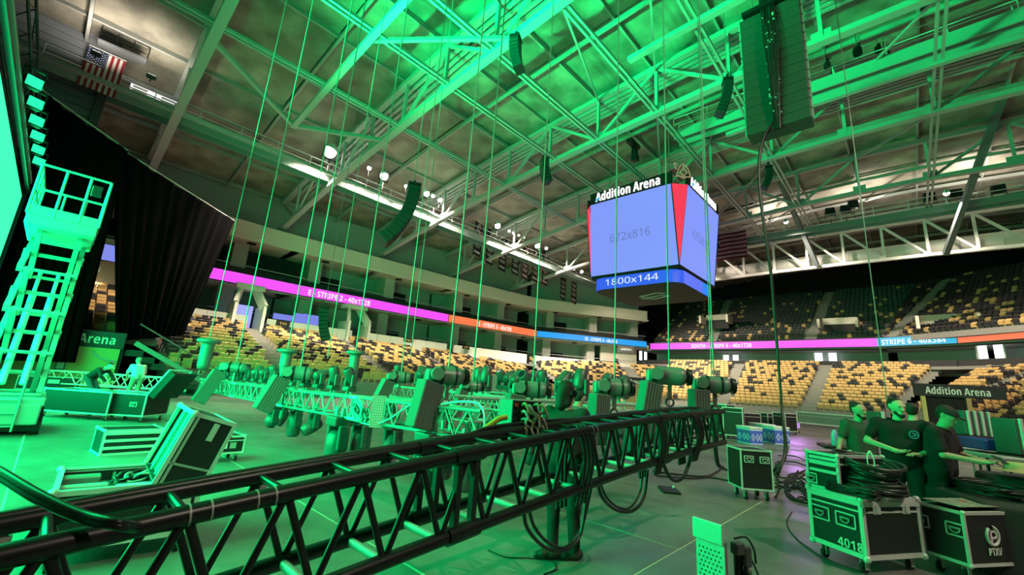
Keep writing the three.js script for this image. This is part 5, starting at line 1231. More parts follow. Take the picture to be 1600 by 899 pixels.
// low tilted tray case just behind it, and a small labelled case at its right
{
  const A = onH(166, 728, 0.02), t = flightCase('open slatted tray case behind the open trunk', onH(196, 706, 0.0), 0.12, 0.85, 0.42, 0.62, { e: 0.035, lid: 0, noWheels: true });
  for (let k = 0; k < 3; k++) part(t, 'front_slat', rbox(0.8, 0.05, 0.02, 0.008, 0, 0.12 + 0.12 * k, 0.32), M.alu);
  const b = flightCase('small black case with a white label and a red sticker behind the trunk lid', onH(338, 720, 0.0), 0.1, 0.62, 0.3, 0.5, { e: 0.03, lid: 0.08, r: 0.045 });
  part(b, 'label_plate', box(0.16, 0.1, 0.006, -0.05, b.y0 + 0.14, 0.256), M.steelWhite); part(b, 'label_plate', box(0.1, 0.1, 0.006, 0.12, b.y0 + 0.14, 0.256), M.aluDull);
  part(b, 'strap', [box(0.2, 0.03, 0.4, 0, b.y0 + 0.32, 0)], M.yellow); part(b, 'sticker', box(0.14, 0.05, 0.006, 0, b.y0 + 0.27, 0.256), M.red);
}
// pair of coffin cases where the two workers stand
{
  const a = onH(133, 653, 0.0), t = flightCase('long black open topped case in front of the crouching worker', a.clone(), -0.85, 1.9, 0.6, 0.8, { e: 0.035, lid: 0, openLid: true, noWheels: false });
  const b0 = onH(196, 656, 0.0), b = flightCase('long black case with its lid raised in front of the worker in white', b0, -0.75, 1.5, 0.6, 0.95, { e: 0.035, lid: 0, openLid: true, dishes: [['f', -0.4], ['f', 0.45]] });
  const lid = new THREE.Group(); lid.name = 'lid'; lid.position.set(0.75, 0.74, 0); lid.rotation.z = -0.55; b.add(lid);
  part(lid, 'lid_shell', [box(0.02, 0.8, 0.95, 0.2, 0.4, 0), box(0.2, 0.8, 0.015, 0.1, 0.4, 0.475), box(0.2, 0.8, 0.015, 0.1, 0.4, -0.475)], M.casePanel);
  part(lid, 'lid_lining', box(0.02, 0.76, 0.9, 0.1, 0.4, 0), M.hoist);
  for (const s of [-1, 1]) part(lid, 'edge_trim', box(0.04, 0.8, 0.04, 0, 0.4, s * 0.475), M.alu);
  part(lid, 'edge_trim', box(0.04, 0.04, 0.95, 0, 0.8, 0), M.alu);
}
// row of cases at the back right, and the pale road case with rails
{
  const a = onH(1296, 668, 0), t = flightCase('long pale topped case with green lit edges at the back right', a, Math.PI / 2 - 0.25, 4.4, 0.95, 1.2, { e: 0.07, lid: 0.3, panel: M.hoist });
  const b = flightCase('pale low crate just behind the long green lit case', onH(1292, 656, 0), Math.PI / 2 - 0.25, 5.6, 1.5, 1.2, { e: 0.06, lid: 0, panel: M.aluDull, noWheels: true });
}
// blue and white printed boxes on the purple floor
{
  const mk = (px, py, w, h, label, turn) => {
    const p = onH(px, py, 0), t = thing('printed_box', label, 'box', p, turn);
    const tex = canvasTex(256, 160, (c, W_, H_) => { c.fillStyle = '#4a63d8'; c.fillRect(0, 0, W_, H_); c.fillStyle = '#c8d4ff'; c.fillRect(0, 0, W_, 20); c.fillRect(0, H_ - 14, W_, 14); for (const x of [60, 150, 215]) { c.save(); c.translate(x, 86); c.rotate(0.785); c.fillRect(-28, -28, 56, 56); c.fillStyle = '#3a4bb4'; c.fillRect(-17, -17, 34, 34); c.fillStyle = '#c8d4ff'; c.fillRect(-7, -7, 14, 14); c.restore(); } });
    const side = new THREE.MeshStandardMaterial({ map: tex, roughness: 0.5 });
    part(t, 'carton', rbox(w, h, w * 0.7, 0.03, 0, h / 2, 0), side);
    part(t, 'lid', rbox(w + 0.04, 0.08, w * 0.7 + 0.04, 0.03, 0, h + 0.02, 0), M.steelWhite);
  };
  mk(1172, 694, 0.8, 0.62, 'blue printed box, left one on the purple floor', 0.9); mk(1192, 688, 0.9, 0.66, 'white topped box behind the two blue printed boxes', 0.9); mk(1213, 694, 0.9, 0.66, 'blue and white printed box, right one on the purple floor', 0.75);
  // small stage panels glowing violet light this patch of floor
  const o = thing('violet_wash_light', 'small violet stage light low on the floor behind the printed boxes', 'stage light', onH(1243, 676, 0), -0.6);
  part(o, 'housing', rbox(0.5, 0.4, 0.25, 0.04, 0, 0.42, 0), M.blackPaint); part(o, 'lens', box(0.42, 0.32, 0.02, 0, 0.42, 0.135), glow(0.55, 0.2, 1.0, 1.0)); part(o, 'foot', box(0.4, 0.06, 0.3, 0, 0.03, 0), M.blackPaint); part(o, 'post', box(0.06, 0.2, 0.06, 0, 0.14, 0), M.blackPaint);
  const q = onH(1225, 705, 0);
  spot('violet_wash_beam', onH(1243, 676, 0).setY(3.0), q, [0.72, 0.3, 1.0], LIGHT.magenta * 4, 0.7, 10, 0.9);
}
// grey-green dark stacks of gear seen far across the floor
{
  let k = 0; const nm = ['first', 'second', 'third', 'fourth', 'fifth', 'sixth', 'seventh', 'eighth', 'ninth', 'tenth'];
  for (const [px, py, w, h] of [[1090, 664, 1.2, 1.1], [1130, 668, 1.0, 1.3], [1148, 672, 0.8, 1.2], [1165, 662, 1.4, 0.9], [1205, 660, 1.2, 0.9], [1228, 664, 0.9, 1.0], [800, 628, 1.6, 1.2], [905, 636, 1.4, 1.2], [1010, 650, 1.2, 1.2], [760, 624, 1.6, 1.1]])
    flightCase(`dark closed flight case far across the floor, ${nm[k++]} of the scattered row behind the trusses`, onH(px, py + 14, 0), rr(-0.6, 0.6), w, h, 0.8, { e: 0.035, lid: 0.2 });
  for (const [px, w, c, l] of [[788, 2.6, M.aluDull, 'grey'], [812, 1.7, M.steelWhite, 'pale lilac'], [833, 2.0, std(0.12, 0.3, 0.34), 'teal']]) {
    const p = onD(px, 605, 26), t = thing('barrier_panel', `${l} board on the front of the left stand below the seats`, 'board', p.clone().setY(1.25), -0.05);
    part(t, 'panel', rbox(w, 1.0, 0.08, 0.02, 0, 0.4, 0), c); parts(t, 'frame', [box(w, 0.06, 0.1, 0, 0.9, 0), box(w, 0.06, 0.1, 0, -0.1, 0)], M.aluDull); parts(t, 'leg', [box(0.08, 1.2, 0.08, -w / 2 + 0.1, -0.65, 0), box(0.08, 1.2, 0.08, w / 2 - 0.1, -0.65, 0)], M.aluDull);
  }
}

// ---------------------------------------------------------------- scissor lift on the left
{
  const base = onH(28, 672, 0), t = thing('scissor_lift', 'tall green lit scissor lift with raised railed platform at the left', 'scissor lift', W(-0.4, 0, 14.3), Math.PI / 2);
  const m = M.liftPaint, L = 2.2, wd = 1.05;
  part(t, 'chassis', [rbox(L, 0.42, wd, 0.04, 0, 0.42, 0), rbox(L * 0.98, 0.16, wd + 0.06, 0.03, 0, 0.66, 0)], m);
  part(t, 'skirt', [box(L * 0.7, 0.2, wd + 0.02, 0, 0.16, 0)], M.blackPaint);
  for (const x of [-0.75, 0.75]) for (const z of [-1, 1]) { const w = part(t, 'wheel', new THREE.CylinderGeometry(0.21, 0.21, 0.16, 20).rotateX(Math.PI / 2).translate(x, 0.21, z * (wd / 2 - 0.02)), M.rubber); part(w, 'hub', new THREE.CylinderGeometry(0.09, 0.09, 0.175, 14).rotateX(Math.PI / 2).translate(x, 0.21, z * (wd / 2 - 0.02)), m); }
  part(t, 'entry_ladder', [bar(V3(-L / 2 - 0.06, 0.1, -0.2), V3(-L / 2 - 0.06, 1.1, -0.2), 0.02), bar(V3(-L / 2 - 0.06, 0.1, 0.2), V3(-L / 2 - 0.06, 1.1, 0.2), 0.02), ...[0.2, 0.45, 0.7].map(y => bar(V3(-L / 2 - 0.06, y, -0.2), V3(-L / 2 - 0.06, y, 0.2), 0.016))], m);
  const n = 4, y0 = 0.78, H_ = 3.48, hs = H_ / n, sx = 0.62;
  for (let i = 0; i < n; i++) {
    const a = y0 + i * hs, b = a + hs;
    for (const z of [-0.42, 0.42]) { part(t, 'scissor_arm', beam(V3(-sx, a, z), V3(sx, b, z), 0.09, 0.16), m); part(t, 'scissor_arm', beam(V3(sx, a, z * 0.74), V3(-sx, b, z * 0.74), 0.09, 0.16), m); }
    for (const x of [-sx, sx]) part(t, 'cross_pin', bar(V3(x, a, -0.46), V3(x, a, 0.46), 0.035), m);
    part(t, 'cross_pin', bar(V3(0, (a + b) / 2, -0.46), V3(0, (a + b) / 2, 0.46), 0.045), m);
    parts(t, 'link_plate', [box(0.16, 0.18, 0.03, 0, (a + b) / 2, 0.47), box(0.16, 0.18, 0.03, 0, (a + b) / 2, -0.47)], m);
  }
  for (const z of [-0.15, 0.15]) part(t, 'lift_cylinder', [bar(V3(-0.5, y0 + 0.2, z), V3(0.45, y0 + 2.2, z), 0.06), bar(V3(0.45, y0 + 2.2, z), V3(0.7, y0 + 2.75, z), 0.035)], M.alu);
  const P = new THREE.Group(); P.name = 'platform'; P.position.set(0, y0 + H_, 0); t.add(P);
  const pl = 2.15, pw = 1.1;
  part(P, 'deck', [rbox(pl, 0.24, pw, 0.03, 0, 0.14, 0)], m);
  parts(P, 'toe_board', [box(pl, 0.2, 0.03, 0, 0.34, pw / 2), box(pl, 0.2, 0.03, 0, 0.34, -pw / 2), box(0.03, 0.2, pw, pl / 2, 0.34, 0), box(0.03, 0.2, pw, -pl / 2, 0.34, 0)], m);
  const rail = (a, b) => bar(a, b, 0.027, 8);
  for (const z of [-pw / 2, pw / 2]) { for (const y of [0.8, 1.35]) part(P, 'rail', rail(V3(-pl / 2, y, z), V3(pl / 2, y, z)), m); for (const x of [-1, -0.33, 0.33, 1]) part(P, 'rail_post', rail(V3(x * pl / 2, 0.25, z), V3(x * pl / 2, 1.35, z)), m); }
  for (const x of [-pl / 2, pl / 2]) { for (const y of [0.8, 1.35]) part(P, 'rail', rail(V3(x, y, -pw / 2), V3(x, y, pw / 2)), m); for (const z of [-0.15, 0.2]) part(P, 'rail_post', rail(V3(x, 0.25, z * pw), V3(x, 1.35, z * pw)), m); }
  part(P, 'control_box', [rbox(0.25, 0.22, 0.18, 0.02, -0.6, 1.2, 0.35)], M.blackPaint);
  part(P, 'tool_bag', [rbox(0.5, 0.35, 0.4, 0.1, 0.1, 0.45, 0)], M.dark);
}
// yellow wall of the tunnel with the arena sign above, and stairs beside it
{
  const v = 29.6, a = onV(-40, 600, v), b = onV(182, 560, v);
  const s = thing('arena_sign', 'dark grey arena name sign with white lettering over the yellow tunnel wall at the left', 'sign', W(0.45, 2.1, v));
  part(s, 'board', rbox(4.1, 0.82, 0.16, 0.03, 0, 0.41, 0), std(0.045, 0.052, 0.06));
  const g = letters('Addition Arena', 3.45, 0.46, 0.03); g.translate(-0.05, 0.43, 0.08); part(s, 'lettering', g, std(0.75, 0.76, 0.76, 0.5));
  const w = struct('wall_tunnel', null);
  part(w, 'painted_wall', box(3.9, 2.1, 0.2, 0.45, 1.05, -v - 0.02), M.yellowWall);
  part(w, 'hose_loop', tube([V3(1.4, 1.95, -v + 0.12), V3(1.6, 1.7, -v + 0.13), V3(1.9, 1.55, -v + 0.13), V3(2.35, 1.5, -v + 0.12)], 0.05), M.aluDull);
  part(w, 'fire_box', [box(0.34, 0.42, 0.12, 0.45, 1.15, -v + 0.14)], M.steelDark); part(w, 'fire_box_glass', box(0.24, 0.3, 0.02, 0.45, 1.15, -v + 0.21), M.aluDull);
  part(w, 'side_wall', box(0.2, 2.9, 5, 2.45, 1.45, -v - 2.6), M.dark);
  const st = struct('stair_1', null);
  for (let i = 0; i < 7; i++) part(st, 'stair_step', box(0.55, 0.3, 1.8, 5.9 - 0.5 * i, 0.15 + 0.3 * i, -v + 0.6), M.dark);
  part(st, 'stair_cheek', [beam(W(6.6, 0.35, v - 1.6), W(2.75, 2.45, v - 1.6), 0.08, 0.22)], M.aluDark);
  for (const [u0, u1] of [[4.6, 7.8]]) part(st, 'handrail', [bar(W(6.6, 1.3, v - 1.6), W(2.75, 3.4, v - 1.6), 0.03), bar(W(6.6, 0.3, v - 1.6), W(6.6, 1.3, v - 1.6), 0.03), bar(W(4.6, 1.4, v - 1.6), W(4.6, 2.4, v - 1.6), 0.03)], M.steelDark);
  const dc = flightCase('black equipment case with a pale label standing against the yellow wall', onV(80, 590, v - 2.2).setY(0), 0, 1.9, 0.55, 0.7, { lid: 0, e: 0.03 });
  part(dc, 'label_plate', box(0.35, 0.16, 0.01, 0.1, dc.y0 + 0.35, 0.355), M.steelWhite);
}
// alcove wall seen through the gap of the drapes, with a downlight and a lavender screen
{
  const al = struct('wall_alcove', null); part(al, 'painted_wall', box(9, 4.6, 0.2, -1.5, 8.2, -43.9), M.cream);
  const p = onV(151, 420, 43.2), t = thing('downlight', 'small ceiling downlight glowing on the wall behind the drape gap', 'light', p); part(t, 'can', new THREE.CylinderGeometry(0.2, 0.22, 0.25, 16), M.steelWhite); part(t, 'lens', new THREE.CylinderGeometry(0.15, 0.15, 0.02, 16).translate(0, -0.13, 0), glow(1, 0.9, 0.7, 2)); part(t, 'bracket', box(0.06, 0.06, 0.6, 0, 0.05, -0.35), M.steelDark);
  spot('downlight_beam', p.clone().add(V3(0, -0.2, 0)), p.clone().add(V3(0, -5, -0.4)), [1, 0.8, 0.55], 60, 0.7, 4, 0.8);
  const q = onV(164, 394, 43.4), s = thing('suite_screen', 'lavender lit screen seen through the gap between the black drapes', 'screen', q); part(s, 'housing', box(2.1, 1.3, 0.06, 0, 0, -0.04), M.dark); part(s, 'panel', box(2.0, 1.2, 0.03), glow(...srgb(125, 135, 225), 0.9)); part(s, 'bracket', box(0.2, 0.2, 0.5, 0, 0, -0.3), M.steelDark);
}
// second sign at the right lower bank, third over the corner tunnel
{
  const p = onD(1497, 612, 30), s = thing('arena_sign', 'dark arena name sign with white lettering in front of the right lower seats', 'sign', p, -Math.PI / 2 + 0.25);
  part(s, 'board', rbox(4.7, 0.88, 0.25, 0.05), std(0.02, 0.022, 0.026)); const g = letters('Addition Arena', 3.3, 0.52, 0.05); g.translate(-0.1, 0, 0.13); part(s, 'lettering', g, std(0.75, 0.76, 0.76, 0.5));
  part(s, 'post', [box(0.25, 3.1, 0.2, -1.9, -1.95, 0)], M.yellowWall); part(s, 'post', [box(0.25, 3.1, 0.2, 0.45, -1.95, 0)], M.wood); part(s, 'dark_opening', box(2.1, 3.1, 0.1, -0.72, -1.95, -0.1), M.black);
  const q = onD(977, 596, 48), s2 = thing('arena_sign', 'small dark arena name sign over the wooden box in the far corner', 'sign', q, -Math.PI / 4);
  part(s2, 'board', rbox(5.2, 1.0, 0.2, 0.05), std(0.03, 0.034, 0.04)); const g2 = letters('Addition Arena', 3.2, 0.6, 0.04); g2.translate(0.1, 0, 0.11); part(s2, 'lettering', g2, std(0.75, 0.76, 0.76, 0.5));
  const q3 = onD(984, 612, 47), wb = thing('wooden_box', 'upright plywood box in the far corner under the small arena sign', 'box', q3.clone().setY(0), -Math.PI / 4); part(wb, 'panel', rbox(1.8, q3.y + 0.7, 0.8, 0.05, 0, (q3.y + 0.7) / 2, 0), M.wood); parts(wb, 'batten', [box(0.1, q3.y + 0.6, 0.05, -0.6, (q3.y + 0.7) / 2, 0.42), box(0.1, q3.y + 0.6, 0.05, 0.6, (q3.y + 0.7) / 2, 0.42)], M.yellowWall);
  const q4 = onU(978, 546, 62), s3 = thing('arena_sign', 'small grey plate with white script on the cream corner wall under the blue ribbon', 'sign', q4, -Math.PI / 4 - 0.1);
  part(s3, 'board', rbox(2.6, 1.1, 0.1, 0.03), M.steelDark); const g4 = letters('Addition', 1.7, 0.4, 0.03); g4.translate(0, 0, 0.06); part(s3, 'lettering', g4, M.steelWhite);
  const cr = struct('wall_corner', panelAlong([60.2, 36.6], [0.83, -0.55], [0.55, 0.83], 0.5, 7, 0.6, 0.3, 4.9, 9.0), M.cream);
}
// perforated green lit post with dark gear at the bottom edge
{
  const p = onD(1112, 905, 2.5), t = thing('perforated_post', 'green lit perforated metal post with folded top flap at the bottom edge', 'post', p.clone().setY(0), -1.8);
  const h = onD(1112, 825, 2.5).y, sh = new THREE.Shape(); sh.moveTo(-0.08, 0.3); sh.lineTo(0.08, 0.3); sh.lineTo(0.08, h - 0.07); sh.lineTo(-0.08, h - 0.07);
  for (let j = 0; j * 0.022 + 0.34 < h - 0.1; j++) for (let i = 0; i < 6; i++) { const c = new THREE.Path(); c.absarc(-0.055 + i * 0.022 + (j % 2 ? 0.005 : -0.005), 0.34 + j * 0.022, 0.0055, 0, 6.2832, true); sh.holes.push(c); }
  const g = new THREE.ExtrudeGeometry(sh, { depth: 0.006, bevelEnabled: false, curveSegments: 3 });
  part(t, 'perforated_face', g, M.alu); part(t, 'backing', box(0.155, h - 0.36, 0.02, 0, (h + 0.25) / 2, -0.015), M.hoist);
  part(t, 'top_flap', rbox(0.17, 0.1, 0.016, 0.004, -0.004, h - 0.015, 0.016), M.alu);
  part(t, 'base', [box(0.2, 0.03, 0.3, 0, 0.015, 0), box(0.1, 0.32, 0.06, 0, 0.16, -0.03)], M.blackPaint);
  const q = p.clone().setY(0).add(V3(0.12, 0, 0.10)), s = thing('gear_stand', 'dark stand hung with straps and clips right of the perforated post', 'stand', q, -0.5);
  part(s, 'pole', [bar(V3(0, 0, 0), V3(0, h - 0.12, 0), 0.022), box(0.03, h * 0.6, 0.05, 0.015, h * 0.5, 0.02)], M.blackPaint); part(s, 'foot', box(0.25, 0.02, 0.25, 0, 0.01, 0), M.blackPaint);
  part(s, 'clamp', [rbox(0.06, 0.06, 0.05, 0.01, -0.02, h - 0.09, 0.02), rbox(0.05, 0.1, 0.05, 0.012, 0.03, h - 0.13, 0.02)], M.mover);
  parts(s, 'strap', [tube([V3(-0.02, h - 0.05, 0), V3(0.04, h - 0.04, 0.02), V3(0.09, h - 0.1, 0.02), V3(0.1, h - 0.17, 0.02)], 0.006), tube([V3(0.03, h - 0.1, 0.03), V3(0.1, h - 0.22, 0.03), V3(0.13, h - 0.32, 0.02)], 0.005), tube([V3(0.02, h - 0.15, 0.02), V3(0.05, h - 0.3, 0.04), V3(0.09, h - 0.4, 0.02), V3(0.03, h - 0.46, 0.02)], 0.012)], M.cable);
  part(s, 'clip', [new THREE.SphereGeometry(0.024, 12, 8).translate(0.13, h - 0.33, 0.02), rbox(0.03, 0.05, 0.03, 0.008, 0.02, h - 0.2, 0.04)], M.blackPaint);
  part(s, 'buckle', new THREE.SphereGeometry(0.016, 10, 8).translate(0.02, h - 0.19, 0.05), M.khaki);
}
// cables on the floor
{
  const fc = (label, pts, r = 0.014) => cable(label, pts.map(([x, y, h = 0.0]) => onH(x, y, r + h)), r, M.rubber);
  fc('black cable running over the floor from under the truss to the small case', [[1020, 737], [1060, 742], [1100, 745], [1120, 738], [1130, 733], [1150, 742], [1168, 755]], 0.02);
  fc('second black cable along the floor behind it', [[1026, 744], [1080, 748], [1112, 747], [1140, 752], [1160, 757]], 0.016);
  fc('thin pale cable curving over the floor in front of the numbered case', [[1238, 800], [1230, 815], [1236, 832], [1262, 856], [1300, 878], [1350, 896], [1380, 908]], 0.006);
  fc('thin dark cable loop on the floor under the foreground truss', [[762, 860], [790, 871], [830, 873], [862, 878], [868, 890], [850, 898]], 0.006);
  for (let k = 0; k < 7; k++) fc(`black cable in the tangle between the small case and the numbered case, ${['lowest', 'second', 'third', 'fourth', 'fifth', 'sixth', 'topmost'][k]}`, [[1212, 722 + k * 9 + rr(-5, 5)], [1222 + rr(-4, 4), 750 + k * 3 + rr(-8, 8)], [1238 + rr(-6, 6), 740 + k * 5 + rr(-14, 14)], [1254 + rr(-4, 4), 752 + k * 3 + rr(-12, 12)], [1262 + rr(-4, 8), 762 + k * 3 + rr(-10, 10)], [1246 + rr(-8, 8), 768 + rr(-10, 16)], [1228 + rr(-8, 8), 762 + rr(-10, 14)], [1250 + rr(-10, 10), 745 + rr(-12, 12)]], 0.016);
  for (const [x0, y0, x1, y1, l] of [[1216, 712, 1262, 722, 'upper'], [1214, 722, 1264, 730, 'lower']]) cable(`black cable running level behind the small case over the purple floor, ${l}`, [onH(x0, y0, 0.03), onH((x0 + x1) / 2, (y0 + y1) / 2 - 4, 0.05), onH(x1, y1, 0.03)], 0.02);
  const p = onH(1046, 766, 0.02), t = thing('floor_plate', 'dark flat plate with cable tails on the floor below the right end of the truss', 'plate', p, 0.6); part(t, 'plate', rbox(0.5, 0.03, 0.3, 0.01), M.blackPaint); part(t, 'knob', new THREE.SphereGeometry(0.025, 10, 8).translate(0.14, 0.03, 0.1), M.steelWhite);
}

// ---------------------------------------------------------------- people: bodies meshed from tapered bones
function meshField(bones, cell = 0.014, k = 0.035) {   // bones: [a, b, ra, rb]; naive surface nets over the smooth union
  const mn = V3(1e9, 1e9, 1e9), mx = V3(-1e9, -1e9, -1e9);
  for (const [a, b, ra, rb] of bones) { const r = Math.max(ra, rb) + 0.05; for (const p of [a, b]) { mn.min(p.clone().subScalar(r)); mx.max(p.clone().addScalar(r)); } }
  const n = [0, 1, 2].map(i => Math.ceil((mx.getComponent(i) - mn.getComponent(i)) / cell) + 2), [nx, ny, nz] = n;
  const F = new Float32Array(nx * ny * nz).fill(0.3), id = (x, y, z) => x + nx * (y + ny * z);
  for (const [a, b, ra, rb, sq] of bones) {
    const R = Math.max(ra, rb) + 0.09, ab = b.clone().sub(a), L2 = Math.max(1e-9, ab.lengthSq());
    const lo = a.clone().min(b).subScalar(R).sub(mn).divideScalar(cell), hi = a.clone().max(b).addScalar(R).sub(mn).divideScalar(cell);
    for (let z = Math.max(0, lo.z | 0); z < Math.min(nz, hi.z + 1); z++) for (let y = Math.max(0, lo.y | 0); y < Math.min(ny, hi.y + 1); y++) for (let x = Math.max(0, lo.x | 0); x < Math.min(nx, hi.x + 1); x++) {
      const px = mn.x + x * cell - a.x, py = mn.y + y * cell - a.y, pz = mn.z + z * cell - a.z;
      let t = (px * ab.x + py * ab.y + pz * ab.z) / L2; t = t < 0 ? 0 : t > 1 ? 1 : t;
      const d = Math.hypot(px - ab.x * t, py - ab.y * t, pz - ab.z * t) - (ra + (rb - ra) * t), i = id(x, y, z), o = F[i], kk = sq ?? k;
      const h = Math.max(kk - Math.abs(o - d), 0) / kk; F[i] = Math.min(o, d) - h * h * kk * 0.25;
    }
  }
  const vid = new Int32Array(nx * ny * nz).fill(-1), pos = [], idx = [];
  const edges = [[0, 1], [2, 3], [4, 5], [6, 7], [0, 2], [1, 3], [4, 6], [5, 7], [0, 4], [1, 5], [2, 6], [3, 7]];
  for (let z = 0; z < nz - 1; z++) for (let y = 0; y < ny - 1; y++) for (let x = 0; x < nx - 1; x++) {
    const v = []; let m = 0; for (let c = 0; c < 8; c++) { const f = F[id(x + (c & 1), y + (c >> 1 & 1), z + (c >> 2))]; v.push(f); if (f < 0) m |= 1 << c; }
    if (m === 0 || m === 255) continue;
    let sx = 0, sy = 0, sz = 0, q = 0;
    for (const [a, b] of edges) { if ((v[a] < 0) === (v[b] < 0)) continue; const t = v[a] / (v[a] - v[b]); sx += (a & 1) + t * ((b & 1) - (a & 1)); sy += (a >> 1 & 1) + t * ((b >> 1 & 1) - (a >> 1 & 1)); sz += (a >> 2) + t * ((b >> 2) - (a >> 2)); q++; }
    vid[id(x, y, z)] = pos.length / 3; pos.push(mn.x + (x + sx / q) * cell, mn.y + (y + sy / q) * cell, mn.z + (z + sz / q) * cell);
  }
  const quad = (a, b, c, d, fl) => { if (a < 0 || b < 0 || c < 0 || d < 0) return; fl ? idx.push(a, c, b, a, d, c) : idx.push(a, b, c, a, c, d); };
  for (let z = 1; z < nz - 1; z++) for (let y = 1; y < ny - 1; y++) for (let x = 1; x < nx - 1; x++) {
    const s = F[id(x, y, z)] < 0;
    if (s !== F[id(x + 1, y, z)] < 0) quad(vid[id(x, y - 1, z - 1)], vid[id(x, y, z - 1)], vid[id(x, y, z)], vid[id(x, y - 1, z)], !s);
    if (s !== F[id(x, y + 1, z)] < 0) quad(vid[id(x - 1, y, z - 1)], vid[id(x - 1, y, z)], vid[id(x, y, z)], vid[id(x, y, z - 1)], !s);
    if (s !== F[id(x, y, z + 1)] < 0) quad(vid[id(x - 1, y - 1, z)], vid[id(x, y - 1, z)], vid[id(x, y, z)], vid[id(x - 1, y, z)], !s);
  }
  const g = new THREE.BufferGeometry(); g.setAttribute('position', new THREE.Float32BufferAttribute(pos, 3)); g.setIndex(idx); g.computeVertexNormals();
  return clean(g);
}
// pose: joints in the person's own axes, +z is the way they face, x to their left
function person(label, at, turn, o) {
  const t = thing('person', label, 'person', at, turn, undefined), s = o.s || 1;
  const J = Object.assign({
    pelvis: [0, 0.95, 0], chest: [0, 1.28, 0], neck: [0, 1.47, 0], head: [0, 1.62, 0.02],
    sl: [0.19, 1.41, 0], sr: [-0.19, 1.41, 0], el: [0.25, 1.12, -0.02], er: [-0.25, 1.12, -0.02], wl: [0.24, 0.88, 0.06], wr: [-0.24, 0.88, 0.06],
    hl: [0.1, 0.92, 0], hr: [-0.1, 0.92, 0], kl: [0.11, 0.50, 0.02], kr: [-0.11, 0.50, 0.02], al: [0.11, 0.09, -0.02], ar: [-0.11, 0.09, -0.02],
    handl: [0.02, -0.75, 0.3], handr: [-0.02, -0.75, 0.3],
  }, o.pose || {});
  const P = {}; for (const k in J) P[k] = V3(...J[k]).multiplyScalar(s);
  const bk = 1.0 * (o.bulk || 1);
  const yaw = o.yaw || 0, nod = o.nod || 0;   // head turn and nod
  const hq = new THREE.Quaternion().setFromEuler(new THREE.Euler(nod, yaw, o.roll || 0, 'YXZ'));
  const H_ = (x, y, z) => V3(x, y, z).multiplyScalar(s).applyQuaternion(hq).add(P.head);
  // skin: head with face, neck, forearms, hands
  const face = [[H_(0, 0.03, -0.015), H_(0, 0.035, 0.01), 0.088, 0.086], [H_(0, -0.06, 0.035), H_(0, -0.02, 0.03), 0.052, 0.066], [H_(0, -0.085, 0.06), H_(0, -0.08, 0.055), 0.03, 0.034],
    [H_(0, 0.01, 0.09), H_(0, -0.026, 0.102), 0.009, 0.013, 0.014], [H_(-0.035, 0.03, 0.083), H_(0.035, 0.03, 0.083), 0.014, 0.014, 0.02], [H_(-0.02, -0.062, 0.09), H_(0.02, -0.062, 0.09), 0.009, 0.009, 0.01], [H_(0.078, 0.0, -0.005), H_(0.082, 0.035, -0.015), 0.013, 0.018, 0.012], [H_(-0.078, 0.0, -0.005), H_(-0.082, 0.035, -0.015), 0.013, 0.018, 0.012], [P.head.clone().lerp(P.neck, 0.35), P.neck.clone(), 0.055, 0.06]];
  const hand = (w, dir, side) => {
    dir = dir.clone().normalize(); const up = V3(0, 1, 0), across = V3().crossVectors(dir, up).normalize().multiplyScalar(side), nrm = V3().crossVectors(across, dir).normalize();
    const B = [], at_ = (a, b, c) => w.clone().addScaledVector(dir, a * s).addScaledVector(across, b * s).addScaledVector(nrm, c * s);
    B.push([at_(0.0, 0, 0), at_(0.05, 0.012, 0), 0.026, 0.024, 0.02], [at_(0.05, -0.022, 0), at_(0.07, -0.022, 0), 0.017, 0.015, 0.02], [at_(0.05, 0.022, 0), at_(0.07, 0.022, 0), 0.017, 0.015, 0.02]);
    for (let i = 0; i < 4; i++) { const x = -0.030 + i * 0.02, l = [0.034, 0.042, 0.045, 0.040][i]; const a = at_(0.075, x, 0.0), b = at_(0.075 + l, x * 1.1, 0.012 * side * 0 - 0.006), c = at_(0.075 + l * 1.55, x * 1.1, -0.026); B.push([a, b, 0.0098, 0.009, 0.008], [b, c, 0.009, 0.0078, 0.008]); }
    B.push([at_(0.02, 0.03, 0), at_(0.05, 0.052, -0.012), 0.013, 0.0105, 0.012], [at_(0.05, 0.052, -0.012), at_(0.078, 0.05, -0.022), 0.0105, 0.009, 0.008]);
    return B;
  };
  const skin = [];
  const arms = [['el', 'wl', 'handl', 1], ['er', 'wr', 'handr', -1]];
  const bodyGeo = [];
  // one continuous body: torso core, arms and legs carry the skin surface under the clothes
  const core = [[P.neck, P.chest, 0.052 * s, 0.075 * s], [P.chest, P.pelvis, 0.082 * s, 0.085 * s]];
  for (const [a, b, c] of [['sl', 'el', 'wl'], ['sr', 'er', 'wr']]) core.push([P.chest.clone().lerp(P.neck, 0.6), P[a], 0.042 * s, 0.046 * s], [P[a], P[b], 0.045 * s, 0.039 * s], [P[b], P[c], 0.041 * s, 0.026 * s, 0.02]);
  for (const [a, b, c] of [['hl', 'kl', 'al'], ['hr', 'kr', 'ar']]) core.push([P.pelvis, P[a], 0.082 * s, 0.075 * s], [P[a], P[b], 0.07 * s, 0.05 * s], [P[b], P[c], 0.05 * s, 0.036 * s]);
  bodyGeo.push(meshField([...core, ...face.slice(-1)], 0.015, 0.04));
  bodyGeo.push(meshField(face, 0.006, 0.03));
  for (const [e, w, h, sd] of arms) bodyGeo.push(meshField([[P[w].clone().lerp(P[e], 0.25), P[w], 0.031 * s, 0.026 * s, 0.02], ...hand(P[w], V3(...J[h]), sd)], 0.004, 0.016));
  part(t, 'body', bodyGeo, o.skin || M.skin);
